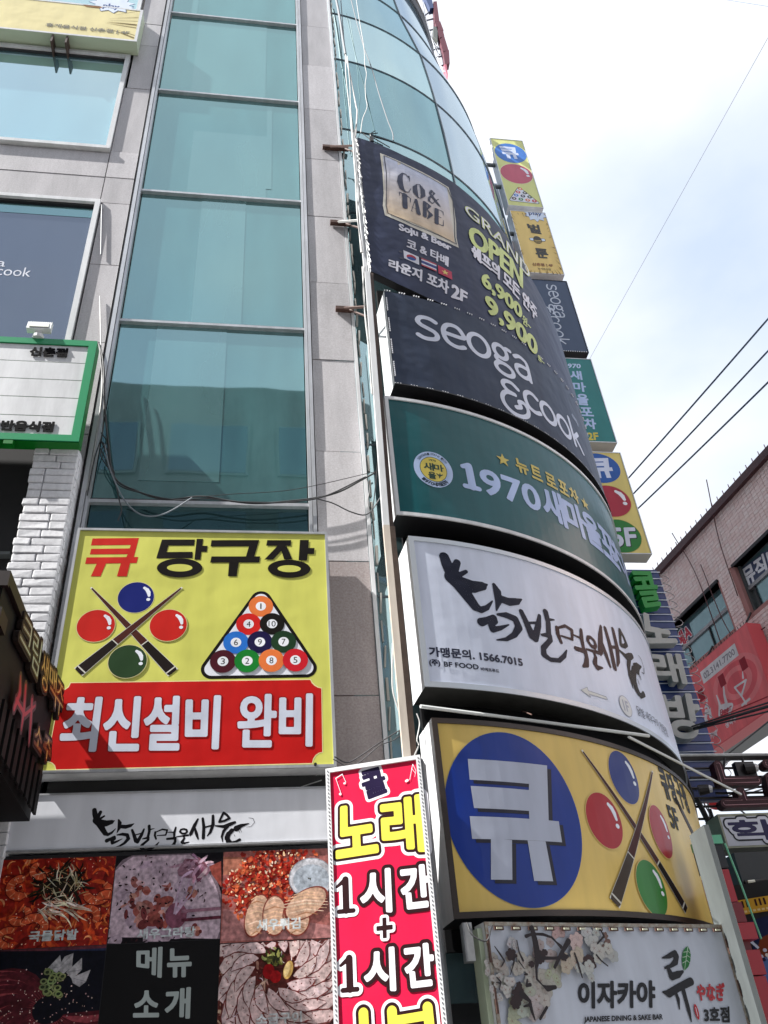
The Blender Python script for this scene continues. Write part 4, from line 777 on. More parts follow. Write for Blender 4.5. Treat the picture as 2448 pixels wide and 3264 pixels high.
didone = [[(838, 700, 10), (800, 655, 10), (755, 642, 20), (725, 690, 50), (722, 760, 60), (745, 840, 50), (790, 885, 18), (835, 893, 9), (870, 840, 5)], [(840, 680, 14), (855, 755, 5)], [(945, 787, 8), (920, 830, 46), (928, 900, 50), (962, 965, 10)], [(985, 792, 8), (1022, 860, 46), (1028, 930, 46), (1000, 972, 8)], [(945, 787, 6), (985, 792, 8)], [(962, 965, 8), (1000, 972, 8)],
    [(1140, 875, 30), (1118, 905, 22), (1160, 965, 36), (1232, 1058, 28), (1258, 1086, 5)], [(1150, 930, 8), (1108, 965, 24), (1105, 1005, 22), (1150, 1040, 10), (1200, 1000, 8), (1228, 985, 12)], [(1140, 872, 8), (1175, 905, 20), (1150, 940, 8)],
    [(718, 888, 6), (750, 907, 14), (830, 950, 14), (862, 978, 5)], [(718, 890, 12), (716, 940, 4)], [(860, 975, 12), (858, 1030, 4)], [(784, 925, 50), (790, 1090, 50)], [(925, 985, 6), (872, 1140, 6)], [(935, 990, 26), (968, 1175, 44)], [(890, 1095, 6), (945, 1115, 6)], [(866, 1138, 6), (892, 1146, 6)],
    [(1050, 1025, 38), (1050, 1210, 38)], [(1075, 1032, 8), (1112, 1072, 34), (1082, 1120, 8)], [(1085, 1125, 8), (1130, 1185, 42), (1085, 1243, 10)], [(1030, 1015, 8), (1080, 1035, 8)], [(1205, 1120, 42), (1205, 1300, 42)], [(1230, 1122, 8), (1290, 1150, 8), (1293, 1200, 5)], [(1228, 1212, 8), (1262, 1228, 10)], [(1225, 1308, 8), (1292, 1338, 9), (1295, 1265, 5)]]
strokes(a, px_strokes(CS, z3b, didone, .00135), [(0, '#42465a')], cell=.008); a.build('logo_lettering', c1, T1)
a = Art(CS, .006)
LT, LG = '#e4e4ee', '#cfdc90'
def CQ(txt, zf, q, layers, bold=0.0, res=44): letter(a, txt, q_px(CS, zf(*q)), layers, bold, res)
CQ('Soju & Beer', z3a, ((497, 575), (808, 705), (805, 752), (502, 628)), [(0, LT)], .012); CQ('코 & 타베', z3a, ((545, 662), (792, 778), (790, 835), (545, 722)), [(0, LT)], .006)
CQ('라운지 포차', z3a, ((440, 783), (795, 920), (792, 1002), (438, 840)), [(0, LT)], .014); CQ('2F', z3a, ((808, 928), (903, 985), (898, 1045), (805, 1012)), [(0, LT)], .018)
fl_ = lambda *p: [CS.inv(q) for q in z3a(*p)]
Q = fl_((525, 735), (616, 775), (618, 822), (530, 782)); a.poly(Q, '#dfe0ea'); cc = sum(Q)/4; a.ell(cc, .06, .05, '#b03a48', 20); a.ell(cc-np.array([0, .024]), .055, .03, '#3a5a9a', 20)
for dx, dy in ((-.13, .06), (.13, .06), (-.13, -.06), (.13, -.06)): a.strip([cc+np.array([dx-.02, dy]), cc+np.array([dx+.02, dy])], [.03, .03], '#4a4c58')
Q = fl_((630, 780), (719, 817), (719, 862), (632, 826)); 
for f0, f1, c_ in ((0, .17, '#b84858'), (.17, .33, '#dfe0ea'), (.33, .67, '#3c4a86'), (.67, .83, '#dfe0ea'), (.83, 1, '#b84858')): a.poly([Q[0]+(Q[3]-Q[0])*f0, Q[1]+(Q[2]-Q[1])*f0, Q[1]+(Q[2]-Q[1])*f1, Q[0]+(Q[3]-Q[0])*f1], c_)
def star(a, c, r, col, n=5): a.poly([(c[0]+(r if k % 2 == 0 else r*.42)*math.sin(math.pi*k/n), c[1]+(r if k % 2 == 0 else r*.42)*math.cos(math.pi*k/n)) for k in range(2*n)], col)
Q = fl_((728, 824), (808, 864), (812, 910), (731, 872)); a.poly(Q, '#c03c58'); star(a, sum(Q)/4, .05, '#e6d27a')
CQ('GRAND', z3a, ((880, 455), (1265, 850), (1268, 915), (890, 520)), [(.0, LG), (-.012, LT)], .008, 56); CQ('OPEN', z3a, ((905, 578), (1224, 850), (1226, 965), (912, 700)), [(0, LG)], .022)
CQ('쉐프의 모든 안주', z3a, ((920, 692), (1308, 1075), (1310, 1165), (925, 770)), [(0, LT)], .012); CQ('6,900', z3a, ((980, 850), (1220, 1070), (1222, 1160), (985, 950)), [(0, LG)], .014); CQ('9,900', z3a, ((1000, 985), (1310, 1270), (1312, 1385), (1010, 1110)), [(0, LG)], .016)
CQ('원~', z3a, ((1222, 1110), (1272, 1165), (1272, 1208), (1223, 1165)), [(0, LG)], .004); CQ('원~', z3a, ((1310, 1345), (1350, 1385), (1350, 1410), (1312, 1378)), [(0, LG)], .004)
a.build('lettering', c1, T1)
# --- 2 charcoal sign
c2 = csign('restaurant_sign', 'curved charcoal sign with thin pale lowercase lettering above the green sign', -83.6, THR, 7.80, 9.245, '#384256', WHITE, None, artm=DARKP)
GLY = {'s': ([[(.78, .88), (.62, .97), (.42, 1), (.22, .95), (.12, .78), (.2, .62), (.45, .5), (.68, .4), (.78, .24), (.7, .07), (.45, 0), (.25, .01), (.08, .1)]], .95),
 'e': ([[(.12, .52), (.86, .52), (.83, .78), (.7, .95), (.5, 1), (.27, .93), (.12, .7), (.1, .4), (.2, .14), (.42, .01), (.65, .0), (.84, .08)]], 1.0),
 'o': ([[(.5+.42*math.cos(t), .5+.5*math.sin(t)) for t in np.linspace(0, 6.2832, 22)]], 1.06), 'g': ([[(.42+.3*math.cos(t), .68+.32*math.sin(t)) for t in np.linspace(0, 6.2832, 18)], [(.62, .9), (.78, .99), (.92, .98)], [(.25, .42), (.14, .28), (.24, .16), (.5, .12)], [(.46+.4*math.cos(t), -.14+.27*math.sin(t)) for t in np.linspace(0, 6.2832, 20)]], 1.0),
 'a': ([[(.14, .86), (.38, 1), (.62, .97), (.78, .8), (.78, 0)], [(.78, .56), (.42, .54), (.15, .42), (.1, .2), (.22, .03), (.45, 0), (.65, .08), (.78, .25)]], 1.0), 'c': ([[(.82, .86), (.6, 1), (.36, .97), (.14, .75), (.1, .42), (.2, .12), (.45, 0), (.65, .02), (.84, .12)]], .92),
 'k': ([[(.14, 1.5), (.14, 0)], [(.74, 1), (.16, .42)], [(.34, .58), (.8, 0)]], .88), '&': ([[(.72, 1.2), (.5, 1.36), (.25, 1.3), (.16, 1.1), (.3, .9), (.55, .86)], [(.5, .86), (.2, .78), (.04, .5), (.08, .18), (.32, -.05), (.65, -.04), (.9, .16), (.97, .45), (.85, .66), (.66, .6), (.68, .4), (.5, .28)]], 1.1)}
def latin(txt, x0, x1, z0, xh, w_, rot=0):
    adv = sum(GLY[ch][1] for ch in txt); sx = (x1-x0)/adv; x = x0; sts = []
    for ch in txt:
        for st_ in GLY[ch][0]:
            P = catmull([(p[0], p[1]) for p in st_], 4) if len(st_) > 2 else [np.array(p) for p in st_]
            sts.append([(x+p[0]*sx, z0+p[1]*xh, w_) for p in P])
        x += GLY[ch][1]*sx
    return sts
zg = Z(1100, 850, 1.8433); a = Art(CS, .004); cz = lambda x, y: CS.inv(zg((x, y))[0])
s0 = cz(420, 350)[0]; s1 = cz(1095, 640)[0]; zt_, zb = cz(455, 287)[1], cz(480, 430)[1]
strokes(a, latin('seoga', s0-.02, s1+.02, zb+.02, (zt_-zb)-.05, .062), [(0, '#d0d6e6')], cell=.009)
s0 = cz(1060, 800)[0]; s1 = cz(1400, 1120)[0]; zt_, zb = cz(1090, 737)[1], cz(1155, 888)[1]; print('cook', s0, s1, zt_, zb)
strokes(a, latin('cook', s0-.02, s1+.05, zb+.02, (zt_-zb)-.05, .062), [(0, '#d0d6e6')], cell=.009)
s0 = cz(918, 770)[0]; s1 = cz(1082, 860)[0]; zt_, zb = cz(975, 685)[1], cz(1045, 892)[1]; strokes(a, latin('&', s0, s1+.04, zb+.03, (zt_-zb)/1.45, .06), [(0, '#d0d6e6')], cell=.009)
letter(a, '쿡', q_px(CS, zg((1325, 855), (1362, 910), (1375, 950), (1330, 885))), [(0, '#8f97ab')], bold=.004); a.build('lettering', c2, GLOSSP)
def led_edge(par, th0, th1, z0, z1, pitch, spare=0.0):
    mb = MB(); put = lambda t, z: (lambda p: mb.box(p[0]-.006, p[0]+.006, p[1]-.006, p[1]+.006, z-.006, z+.006))(CS.pt(R_(t)*3.87, z, .008))
    n = int((th1-th0)/pitch); [put(th0+k*pitch, z) for k in range(n) for z in (z0, z1) if (k//3) % 2 == 0]
    [put(th0+.12, z) for i, z in enumerate(np.arange(z0, z1, .028)) if (i//4) % 3]
    return mb.build('led_beads', mat('led_white', (.85, .86, .9), .4), par)
led_edge(c2, -83.5, -22, 7.80, 9.245, .42)['kind'] = 'stuff'
cyl_shell(CS, -83.6, THR, 7.785, 7.80, 3.885, 3.60, c2, BLACK, 'bottom_edge')
# --- 3 green sign
c3 = csign('pub_sign', 'curved deep green sign with pale blue lettering and a round emblem between white rims', -85.4, THR, 6.14, 7.60, '#0e555a', WHITE, WHITE, .035, .015)
a = Art(CS, .004); c5 = Z(1200, 1200, 4.1475); c6 = Z(1600, 1250, 4.1475); c8 = Z(1650, 1600, 4.1475)
e, rx, ry = a.ext(*c5((478, 1150), (1017, 1300), (690, 995), (830, 1475))); rx *= .97; a.ell(e, rx, ry, '#b4c8ea', 60); a.ell(e, rx*.70, ry*.70, '#1c4436', 50); a.ell(e, rx*.67, ry*.67, '#d2bf56', 50)
def LL(txt, l, r, t, b, col, bold=0.0): letter(a, txt, q_line(CS, l, r, t, b), [(0, col)], bold)
def dl(ch, u, v, hw, hh): letter(a, ch, [(e[0]+(u-hw)*rx, e[1]+(v+hh)*ry), (e[0]+(u+hw)*rx, e[1]+(v+hh)*ry), (e[0]+(u+hw)*rx, e[1]+(v-hh)*ry), (e[0]+(u-hw)*rx, e[1]+(v-hh)*ry)], [(0, '#1a3a2a')], bold=.004)
dl('새', -.24, .12, .26, .22); dl('마', .28, .12, .26, .2); dl('을', -.12, -.36, .2, .2); dl('1970', 0, .5, .18, .06); strokes(a, [[(e[0]+.25*rx, e[1]-.45*ry, .01), (e[0]+.3*rx, e[1]-.2*ry, .01)], [(e[0]+.27*rx, e[1]-.34*ry, .02), (e[0]+.44*rx, e[1]-.24*ry, .008)], [(e[0]+.27*rx, e[1]-.34*ry, .02), (e[0]+.12*rx, e[1]-.22*ry, .008)]], [(0, '#1a3a2a')], cell=.006)
for k, ch in enumerate('1970새마을포차'):
    t = R_(228+k*10.4); m0 = np.array([math.cos(t), math.sin(t)]); u_ = np.array([-math.sin(t), math.cos(t)]); u_ = u_*1; n_ = -m0; c_ = np.array(e)+np.array([rx, ry])*m0*.845; h = .024*(.8 if k < 4 else 1)
    letter(a, ch, [c_-u_*h*.8+n_*h, c_+u_*h*.8+n_*h, c_+u_*h*.8-n_*h, c_-u_*h*.8-n_*h], [(0, '#16283e')], bold=.003, res=24)
for k, ch in enumerate('Saemaeul Pocha 1970'):
    if ch == ' ': continue
    t = R_(146-k*6.2); m0 = np.array([math.cos(t), math.sin(t)]); u_ = np.array([math.sin(t), -math.cos(t)]); c_ = np.array(e)+np.array([rx, ry])*m0*.845; h = .013
    letter(a, ch, [c_-u_*h*.7+m0*h, c_+u_*h*.7+m0*h, c_+u_*h*.7-m0*h, c_-u_*h*.7-m0*h], [(0, '#16283e')], plain=True)
a.build('emblem', c3, GLOSSP)
a = Art(CS, .004); LL('970', (1536, 1560), (1722, 1600), (1475, 1478), (1490, 1562), '#b4c8ee', .028)
strokes(a, [[(*CS.inv(c5(p)[0]), w_) for p, w_ in s_] for s_ in ([((1215, 1200), .085), ((1268, 1462), .085)], [((1135, 1190), .05), ((1215, 1185), .075)], [((1172, 1448), .055), ((1355, 1492), .055)])], [(0, '#b4c8ee')], cell=.008)
for ch, l, r in (('새', (1727, 1600), (1803, 1650)), ('마', (1800, 1640), (1868, 1690)), ('을', (1866, 1700), (1920, 1740)), ('포', (1918, 1740), (1966, 1780)), ('차', (1956, 1790), (1994, 1815))): LL(ch, l, r, (1765, 1566), (1800, 1682), '#a6bbe2', .030)
for ch, x0, x1 in (('뉴', (175, 950), (340, 1010)), ('트', (380, 1050), (525, 1130)), ('로', (575, 1150), (715, 1230)), ('포', (750, 1260), (875, 1340)), ('차', (895, 1350), (1010, 1430))): LL(ch, c6(x0)[0], c6(x1)[0], c6((250, 900))[0], c6((250, 1070))[0], '#c9b552', .012)
star(a, CS.inv(c6((10, 900))[0]), .085, '#c9b552'); star(a, CS.inv(c6((1090, 1480))[0]), .085, '#c9b552'); a.build('lettering', c3, GLOSSP)
# --- 4 white rooster/shrimp sign
SIL = mat('silver_rim', (.50, .53, .56), .35, .4)
c4 = csign('shrimp_bar_sign', 'curved pale grey sign with large brush lettering of a rooster and a shrimp', -84.1, THR, 4.49, 5.915, '#d8dff0', WHITE, SIL, .045, .012, under=mat('underside', (.05, .05, .045), .6, noise=.5, nscale=8))
zw = Z(1300, 1700, 1.9518); A_ = np.array([(90, 90), (440, 280), (598, 242), (655, 300), (884, 292), (1050, 178), (1190, 148), (1290, 120), (1437, 370), (268, 444), (525, 450), (793, 433), (903, 390)], float)
B_ = [(232, 138), (695, 495), (845, 490), (925, 580), (1115, 660), (1198, 590), (1273, 600), (1322, 600), (1462, 1000), (560, 668), (835, 755), (1098, 815), (1178, 828)]
Bl = np.array([CS.inv(p) for p in zw(*B_)]); X_ = np.c_[A_, A_[:, 0]**2, A_[:, 0]*A_[:, 1], np.ones(len(A_))]; CO, *_r = np.linalg.lstsq(X_, Bl, rcond=None)
lmap = lambda x, y: tuple(np.array([x, y, x*x, x*y, 1.0])@CO); kk = abs(lmap(700, 300)[0]-lmap(600, 300)[0])/100; a = Art(CS, .004)
for (_, g), c_ in zip(LOGO, ('#232636', '#3c2222', '#33302c')): strokes(a, [[(*lmap(x, y), w_*kk*1.75) for x, y, w_ in st_] for st_ in g], [(0, c_)], cell=.0085)
a.build('brush_lettering', c4, DARKP)
a = Art(CS, .004); zk = Z(1250, 2050, 3.318); zk2 = Z(1750, 2000, 3.318)
LL('가맹문의. 1566.7015', zk((388, 90))[0], zk((1380, 220))[0], zk((430, 40))[0], zk((465, 148))[0], '#23263c', .006)
LL('(주)', zk((390, 210))[0], zk((508, 220))[0], zk((400, 172))[0], zk((420, 250))[0], '#23263c', .003); LL('BF FOOD', zk((545, 220))[0], zk((915, 270))[0], zk((600, 200))[0], zk((640, 258))[0], '#1c1f34', .014); LL('비에프푸드', zk((935, 270))[0], zk((1130, 300))[0], zk((1000, 264))[0], zk((1030, 305))[0], '#23263c', .002)
a.ppoly(zk2((330, 662), (400, 630), (412, 668), (600, 733), (618, 768), (422, 710), (442, 745)), '#8f95a2'); a.ppoly(zk2((336, 662), (397, 637), (408, 673), (600, 740), (608, 762), (415, 705), (430, 735)), '#d3d5d0')
e4, rx, ry = a.ext(*zk2((735, 780), (883, 920), (775, 722), (860, 958))); a.ell(e4, rx, ry, '#9a9caa'); a.ell(e4, rx*.93, ry*.93, '#d6d7d6'); letter(a, '1F', [(e4[0]-rx*.45, e4[1]+ry*.55), (e4[0]+rx*.5, e4[1]+ry*.55), (e4[0]+rx*.5, e4[1]-ry*.5), (e4[0]-rx*.45, e4[1]-ry*.5)], [(0, '#a4a7b4')], bold=.006)
LL('닭발·새우구이 전문점', zk2((920, 850))[0], zk2((1245, 1120))[0], zk2((930, 832))[0], zk2((1005, 968))[0], '#3a3d4c', .0)
a.build('lettering', c4, GLOSSP)
# --- 5 yellow billiard sign
c5s = csign('billiard_curved_sign', 'lowest curved yellow billiard sign with a large blue disc and crossed cues', -83.7, -24, lambda t: float(np.interp(t, [-84, -47, -24], [2.83, 2.90, 2.92])), 4.235, '#dcbd68', WHITE, mat('dark_brown_rim', (.03, .018, .012), .5), .04, .012)
a = Art(CS, .004); zq = Z(1300, 2200, 1.659); e, rx, ry = a.ext(*zq((193, 590), (918, 760), (490, 225), (660, 1150))); print('disc', rx, ry); a.ell(e, rx*1.006, ry*1.006, '#3a5a9a', 90); a.ell(e, rx, ry, '#16348a', 90); a.build('blue_disc', c5s, GLOSSP)
QP = [[(315, 365), (733, 400), (742, 692), (640, 688), (638, 640), (348, 625), (330, 508), (637, 530), (638, 497), (325, 475)], [(325, 668), (795, 695), (812, 806), (338, 788)], [(437, 786), (548, 794), (550, 1005), (437, 1003)], [(630, 796), (725, 801), (765, 1012), (665, 1010)]]
a = Art(CS, .006)
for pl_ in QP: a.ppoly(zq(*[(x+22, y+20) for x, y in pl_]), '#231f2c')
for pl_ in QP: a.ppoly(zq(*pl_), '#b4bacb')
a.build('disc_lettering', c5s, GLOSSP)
a = Art(CS, .004)
for p4, c_ in ((((1063, 430), (1222, 520), (1115, 325), (1185, 605)), '#1d2c74'), (((936, 640), (1135, 740), (990, 540), (1090, 842)), '#a81c22'), (((1262, 650), (1400, 830), (1300, 610), (1380, 893)), '#a3161f'), (((1194, 970), (1370, 1110), (1240, 897), (1340, 1203)), '#2d7a2a')):
    c, rx_, ry_ = a.ext(*zq(*p4)); ball(a, c, rx_, ry_, c_, '#d8b870')
a.build('ball_picture', c5s, GLOSSP)
a = Art(CS, .009); cue(a, *a.L(zq((915, 318), (1468, 1165))), .71, .014, .085); cue(a, *a.L(zq((1288, 430), (1088, 1128))), .68, .014, .10, c2='#4a4038'); a.build('cue_picture', c5s, DARKP)
a = Art(CS, .004); t0, t1 = CS.inv(zq((1330, 410))[0])[1], CS.inv(zq((1365, 575))[0])[1]; s0 = CS.inv(zq((1322, 430))[0])[0]; s1 = CS.inv(zq((1395, 560))[0])[0]; dw = (s1-s0)*.98; print('kyu', s0, s1, t0, t1)
for k, ch in enumerate('큐당구장'): letter(a, ch, [(s0+dw*k, t0), (s0+dw*(k+.9), t0), (s0+dw*(k+.9), t1), (s0+dw*k, t1)], [(0, '#1c1612')], bold=.013, res=100)
letter(a, '5F', q_line(CS, zq((1370, 640))[0], zq((1438, 725))[0], zq((1378, 610))[0], zq((1410, 735))[0]), [(0, '#1c1612')], .010, 90); a.build('lettering', c5s, DARKP)

# ================================================================== PROJECTING SIGNS OVER THE ALLEY
PS = Plane((0, 3.0, 0)); PX0, PX1 = 4.85, 5.585  # faces and prints of the upper signs are paled to carry haze
def psign(name, label, z0, z1, x0, face, side, artm=None, depth=.22):
    t = thing(name, label, 'sign', ((x0+PX1)/2, 3.1, z0), 'signs stacked over the alley'); MB().box(x0, PX1, 3.0, 3.0+depth, z0, z1).build('cabinet', side, t)
    a = Art(PS, .001); a.poly([(x0+.012, z0+.012), (PX1-.012, z0+.012), (PX1-.012, z1-.012), (x0+.012, z1-.012)], face); a.build('face_panel', t, artm or PRINT)
    flat_frame(PS, x0, PX1, z0, z1, .014, .008, t, ALU if side is not BLACK else BLACK); MB().box(x0-.35, x0, 3.06, 3.12, (z0+z1)/2+.3, (z0+z1)/2+.36).build('bracket', GREYP, t); MB().box(x0-.35, x0, 3.06, 3.12, (z0+z1)/2-.5, (z0+z1)/2-.44).build('bracket', GREYP, t); return t
z4 = Z(1500, 400, 2.765); zp = Z(1800, 1100, 2.458); pv = lambda px: PS.inv(px)
QN = np.array([p for q in QP for p in q], float)
def kyu(a, Q, col='#d3dcf2'):
    """the same syllable as on the large disc, fitted to quad Q"""
    f = lambda x, y: quadmap(np.array([(315, -1012), (812, -365), (x, -y)], float), Q)[2]
    for q in QP: a.poly([f(x-(y-365)*.05, y-(x-315)*.06) if True else 0 for x, y in q], col)
p1 = psign('billiard_side_sign', 'topmost yellow projecting sign with blue disc, red ball and ball triangle', 16.58, 19.08, PX0, '#dadc8e', WHITE)
a = Art(PS, .003); e, rx, ry = a.ext(*z4((208, 210), (492, 262), (300, 158), (395, 332))); a.ell(e, rx, ry, '#3f78c6'); kyu(a, q_px(PS, z4((250, 180), (420, 196), (438, 305), (300, 290)))); a.build('disc_picture', p1)
a = Art(PS, .003); e, rx, ry = a.ext(*z4((257, 390), (548, 450), (360, 340), (450, 515))); ball(a, e, rx, ry, '#c4586e', '#e4e2b8'); a.build('ball_picture', p1)
a = Art(PS, .003); ball_rack(a, [PS.inv(p) for p in z4((428, 556), (360, 656), (588, 682))], [PS.inv(p) for p in z4((436, 560), (383, 644), (562, 668))], .085, .06, .048, False, .005); a.build('rack_picture', p1)
p2 = psign('cafe_side_sign', 'golden projecting sign with white speech burst and sun rays, second from top', 14.46, 16.42, PX0, '#e8c878', WHITE)
a = Art(PS, .003); cc = (5.2, 15.4)
for k in range(70):
    t = random.random()*6.283; d = (math.cos(t)*.355, math.sin(t)*.96); m_ = max(abs(d[0])/.355, abs(d[1])/.96); d = (d[0]/m_, d[1]/m_); r0 = random.uniform(.80, .94)
    if .5 < t < 2.4 and random.random() < .5: continue
    a.strip([(cc[0]+d[0]*r0, cc[1]+d[1]*r0), (cc[0]+d[0]*.99, cc[1]+d[1]*.99)], [.002, .012], '#7a5c2a')
a.build('ray_print', p2); a = Art(PS, .004); c = PS.inv(z4((570, 785))[0]); B = [(c[0]+.24*(1 if k % 2 else .74)*math.cos(math.pi*k/10), c[1]+.02+.27*(1 if k % 2 else .7)*math.sin(math.pi*k/10)) for k in range(20)]
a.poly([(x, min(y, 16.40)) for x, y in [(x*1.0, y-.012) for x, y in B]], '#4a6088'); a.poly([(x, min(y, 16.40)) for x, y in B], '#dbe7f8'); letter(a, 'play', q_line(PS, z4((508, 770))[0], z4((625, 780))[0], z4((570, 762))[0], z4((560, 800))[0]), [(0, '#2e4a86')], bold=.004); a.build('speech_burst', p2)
a = Art(PS, .004); DK = '#3c3a36'; LQ = lambda ch, q, b: letter(a, ch, q_px(PS, z4(*q)), [(0, DK)], b)
LQ('벌', ((490, 862), (606, 878), (628, 962), (520, 945)), .014); LQ('툰', ((552, 1078), (680, 1092), (688, 1175), (590, 1168)), .014)
e = PS.inv(z4((590, 1010))[0])
for sx in (-1, 1): a.ell((e[0]+sx*.11, e[1]+.01), .055, .05, DK, 20); a.ell((e[0]+sx*.11, e[1]+.01), .045, .04, '#d8e6f4', 20)
a.ell(e, .085, .12, DK, 24); a.strip([(e[0]-.07, e[1]-.02), (e[0]+.07, e[1]-.02)], [.02, .02], '#d6b45c'); a.strip([(e[0]-.06, e[1]-.07), (e[0]+.06, e[1]-.07)], [.018, .018], '#d6b45c')
letter(a, '신촌점 | 4F', q_line(PS, z4((545, 1230))[0], z4((725, 1235))[0], z4((620, 1215))[0], z4((620, 1246))[0]), [(0, '#8a5a3a')], bold=.003); letter(a, '휴게음식점', q_line(PS, z4((592, 1265))[0], z4((705, 1270))[0], z4((650, 1258))[0], z4((650, 1276))[0]), [(0, DK)], plain=True); a.build('lettering', p2)
p3_ = psign('restaurant_side_sign', 'dark blue-grey projecting sign with sideways pale lowercase lettering, third from top', 12.36, 14.28, PX0, '#3c4d68', BLACK)
a = Art(PS, .003)
def latin_down(txt, z_top, z_bot, xbase, xh, w_):
    return [[(xbase+q[1], z_top-(q[0]), q[2]) for q in st_] for st_ in latin(txt, 0, z_top-z_bot, 0, xh, w_)]
xb, zt0 = PS.inv(z4((665, 1440))[0]); pA = PS.inv(z4((690, 1400))[0]); pB = PS.inv(z4((850, 1705))[0]); pC = PS.inv(z4((720, 1680))[0]); pD = PS.inv(z4((870, 1935))[0]); pE = PS.inv(z4((750, 1420))[0])
strokes(a, latin_down('seoga', pA[1], pB[1], 5.17, .17, .026), [(0, '#c2cad8')], cell=.006); strokes(a, latin_down('cook', pC[1], pD[1], 5.04, .17, .026), [(0, '#c2cad8')], cell=.006)
strokes(a, latin_down('&', PS.inv(z4((640, 1595))[0])[1], PS.inv(z4((650, 1690))[0])[1], 4.985, .13, .026), [(0, '#c2cad8')], cell=.006); letter(a, '3F', q_line(PS, z4((703, 1950))[0], z4((780, 1955))[0], z4((740, 1937))[0], z4((740, 1970))[0]), [(0, '#b8c2d0')], bold=.008); a.build('lettering', p3_)
mb = MB()
for k in range(46):
    z = 12.4+k*.041
    if k % 3: mb.box(PX0-.004, PX0+.008, 2.985, 2.995, z, z+.018); mb.box(PX1-.008, PX1+.004, 2.985, 2.995, z, z+.018)
for k in range(18): mb.box(PX0+.04*k, PX0+.04*k+.015, 2.985, 2.995, 12.362, 12.374)
mb.build('led_beads', mat('led_white', 0), p3_)['kind'] = 'stuff'
p4_ = psign('pub_side_sign', 'teal green projecting sign with vertical pale blue lettering, fourth from top', 10.30, 12.20, PX0, '#2a7c7c', mat('cream_side', (.55, .52, .45), .5))
a = Art(PS, .003); letter(a, '1970', q_px(PS, zp((0, 145), (125, 148), (125, 182), (0, 180))), [(0, '#bcd0ee')], bold=.010)
for ch, q in (('새', ((35, 198), (128, 205), (140, 275), (45, 268))), ('마', ((60, 290), (160, 292), (172, 370), (66, 362))), ('을', ((90, 382), (180, 385), (190, 475), (102, 470))), ('포', ((118, 488), (212, 490), (230, 560), (122, 556))), ('차', ((148, 575), (240, 578), (252, 662), (152, 655)))): letter(a, ch, q_px(PS, zp(*q)), [(0, '#b4c8ec')], bold=.018)
letter(a, '2F', q_px(PS, zp((172, 688), (258, 685), (268, 745), (182, 748))), [(0, '#d2c24c')], bold=.014); a.build('lettering', p4_)
p5 = psign('billiard_lower_side_sign', 'yellow projecting sign with blue disc, red ball and green floor disc above the blue panel', 8.19, 10.10, 4.80, '#d8c878', mat('cream_side', 0))
a = Art(PS, .003); e, rx, ry = a.ext(*zp((100, 940), (438, 985), (270, 850), (330, 1082))); a.ell(e, rx, ry, '#1f58a8'); kyu(a, q_px(PS, zp((165, 888), (372, 882), (395, 1048), (215, 1048)))); a.build('disc_picture', p5)
a = Art(PS, .003); e, rx, ry = a.ext(*zp((188, 1200), (523, 1250), (350, 1102), (420, 1347))); ball(a, e, rx, ry, '#a8263c', '#c8b45c'); a.build('ball_picture', p5)
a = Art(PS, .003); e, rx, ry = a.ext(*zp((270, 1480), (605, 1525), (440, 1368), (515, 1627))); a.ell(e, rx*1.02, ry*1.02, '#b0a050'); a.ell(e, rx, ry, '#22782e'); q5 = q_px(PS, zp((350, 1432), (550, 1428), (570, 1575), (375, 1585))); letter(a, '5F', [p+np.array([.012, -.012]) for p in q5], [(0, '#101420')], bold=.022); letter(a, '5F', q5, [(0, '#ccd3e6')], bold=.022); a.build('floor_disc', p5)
# grey equipment boxes behind the upper signs
eb = thing('equipment_box', 'small pale grey outdoor unit behind the topmost yellow sign', 'unit', (4.8, 3.3, 17)); q = PS.inv((1590, 580))
MB().box(4.55, 4.86, 3.25, 3.5, 16.9, 17.75).build('housing', mat('unit_grey', (.48, .55, .6), .5), eb); MB().box(4.55, 4.85, 3.26, 3.49, 16.65, 16.89).build('black_base', BLACK, eb)
eb = thing('brown_notice', 'reddish brown side notice tucked behind the golden projecting sign', 'sign', (4.8, 3.3, 14.9)); MB().box(4.58, 4.84, 3.2, 3.4, 14.6, 15.7).build('cabinet', mat('redbrown', (.33, .13, .10), .5, noise=.6, nscale=6, color2=(.6, .5, .45)), eb)
# --- blue corrugated karaoke panel with channel letters
KP = Plane((0, 3.0, 0)); kp = thing('karaoke_panel', 'blue ribbed panel with green and grey channel letters and a wire coil along its edge', 'sign', (5.1, 3.1, 4.7))
BLU = mat('blue_panel', (.010, .045, .22), .4, noise=.5, nscale=3); ptop = KP.inv((2091, 1814))[1]; z = 4.72; k = 0; print('kp top', ptop)
MB().box(4.5, 5.585, 3.02, 3.1, 4.7, ptop).build('backing', BLU, kp)
while z < ptop-.1: MB().box(4.5, 5.583, 2.985, 3.019, z+.012, z+.098).build('panel_slat', BLU, kp); MB().tube([(4.5, 2.975, z+.105), (5.60, 2.975, z+.105)], .007, 5).build('neon_tube', mat('tube_white', (.62, .68, .8), .3), kp); z += .118 if k % 2 else .108; k += 1
co = []; n = 460
for i in range(n): t = i/n; a_ = t*2*math.pi*23; co.append((5.60+.055+.055*math.cos(a_), 2.99+.02*math.sin(a_), 4.75+(ptop-4.78)*t+.03*math.sin(a_)))
MB().tube(co, .0055, 4).build('wire_coil', mat('coil_wire', (.30, .26, .26), .4, .3), kp)
LP = Plane((0, 2.80, 0)); zl = Z(1950, 1800, 3.331); GRN = mat('green_letter', '#168a2c', .35); GRY = mat('grey_letter', (.44, .455, .44), .45, noise=.15, nscale=5)
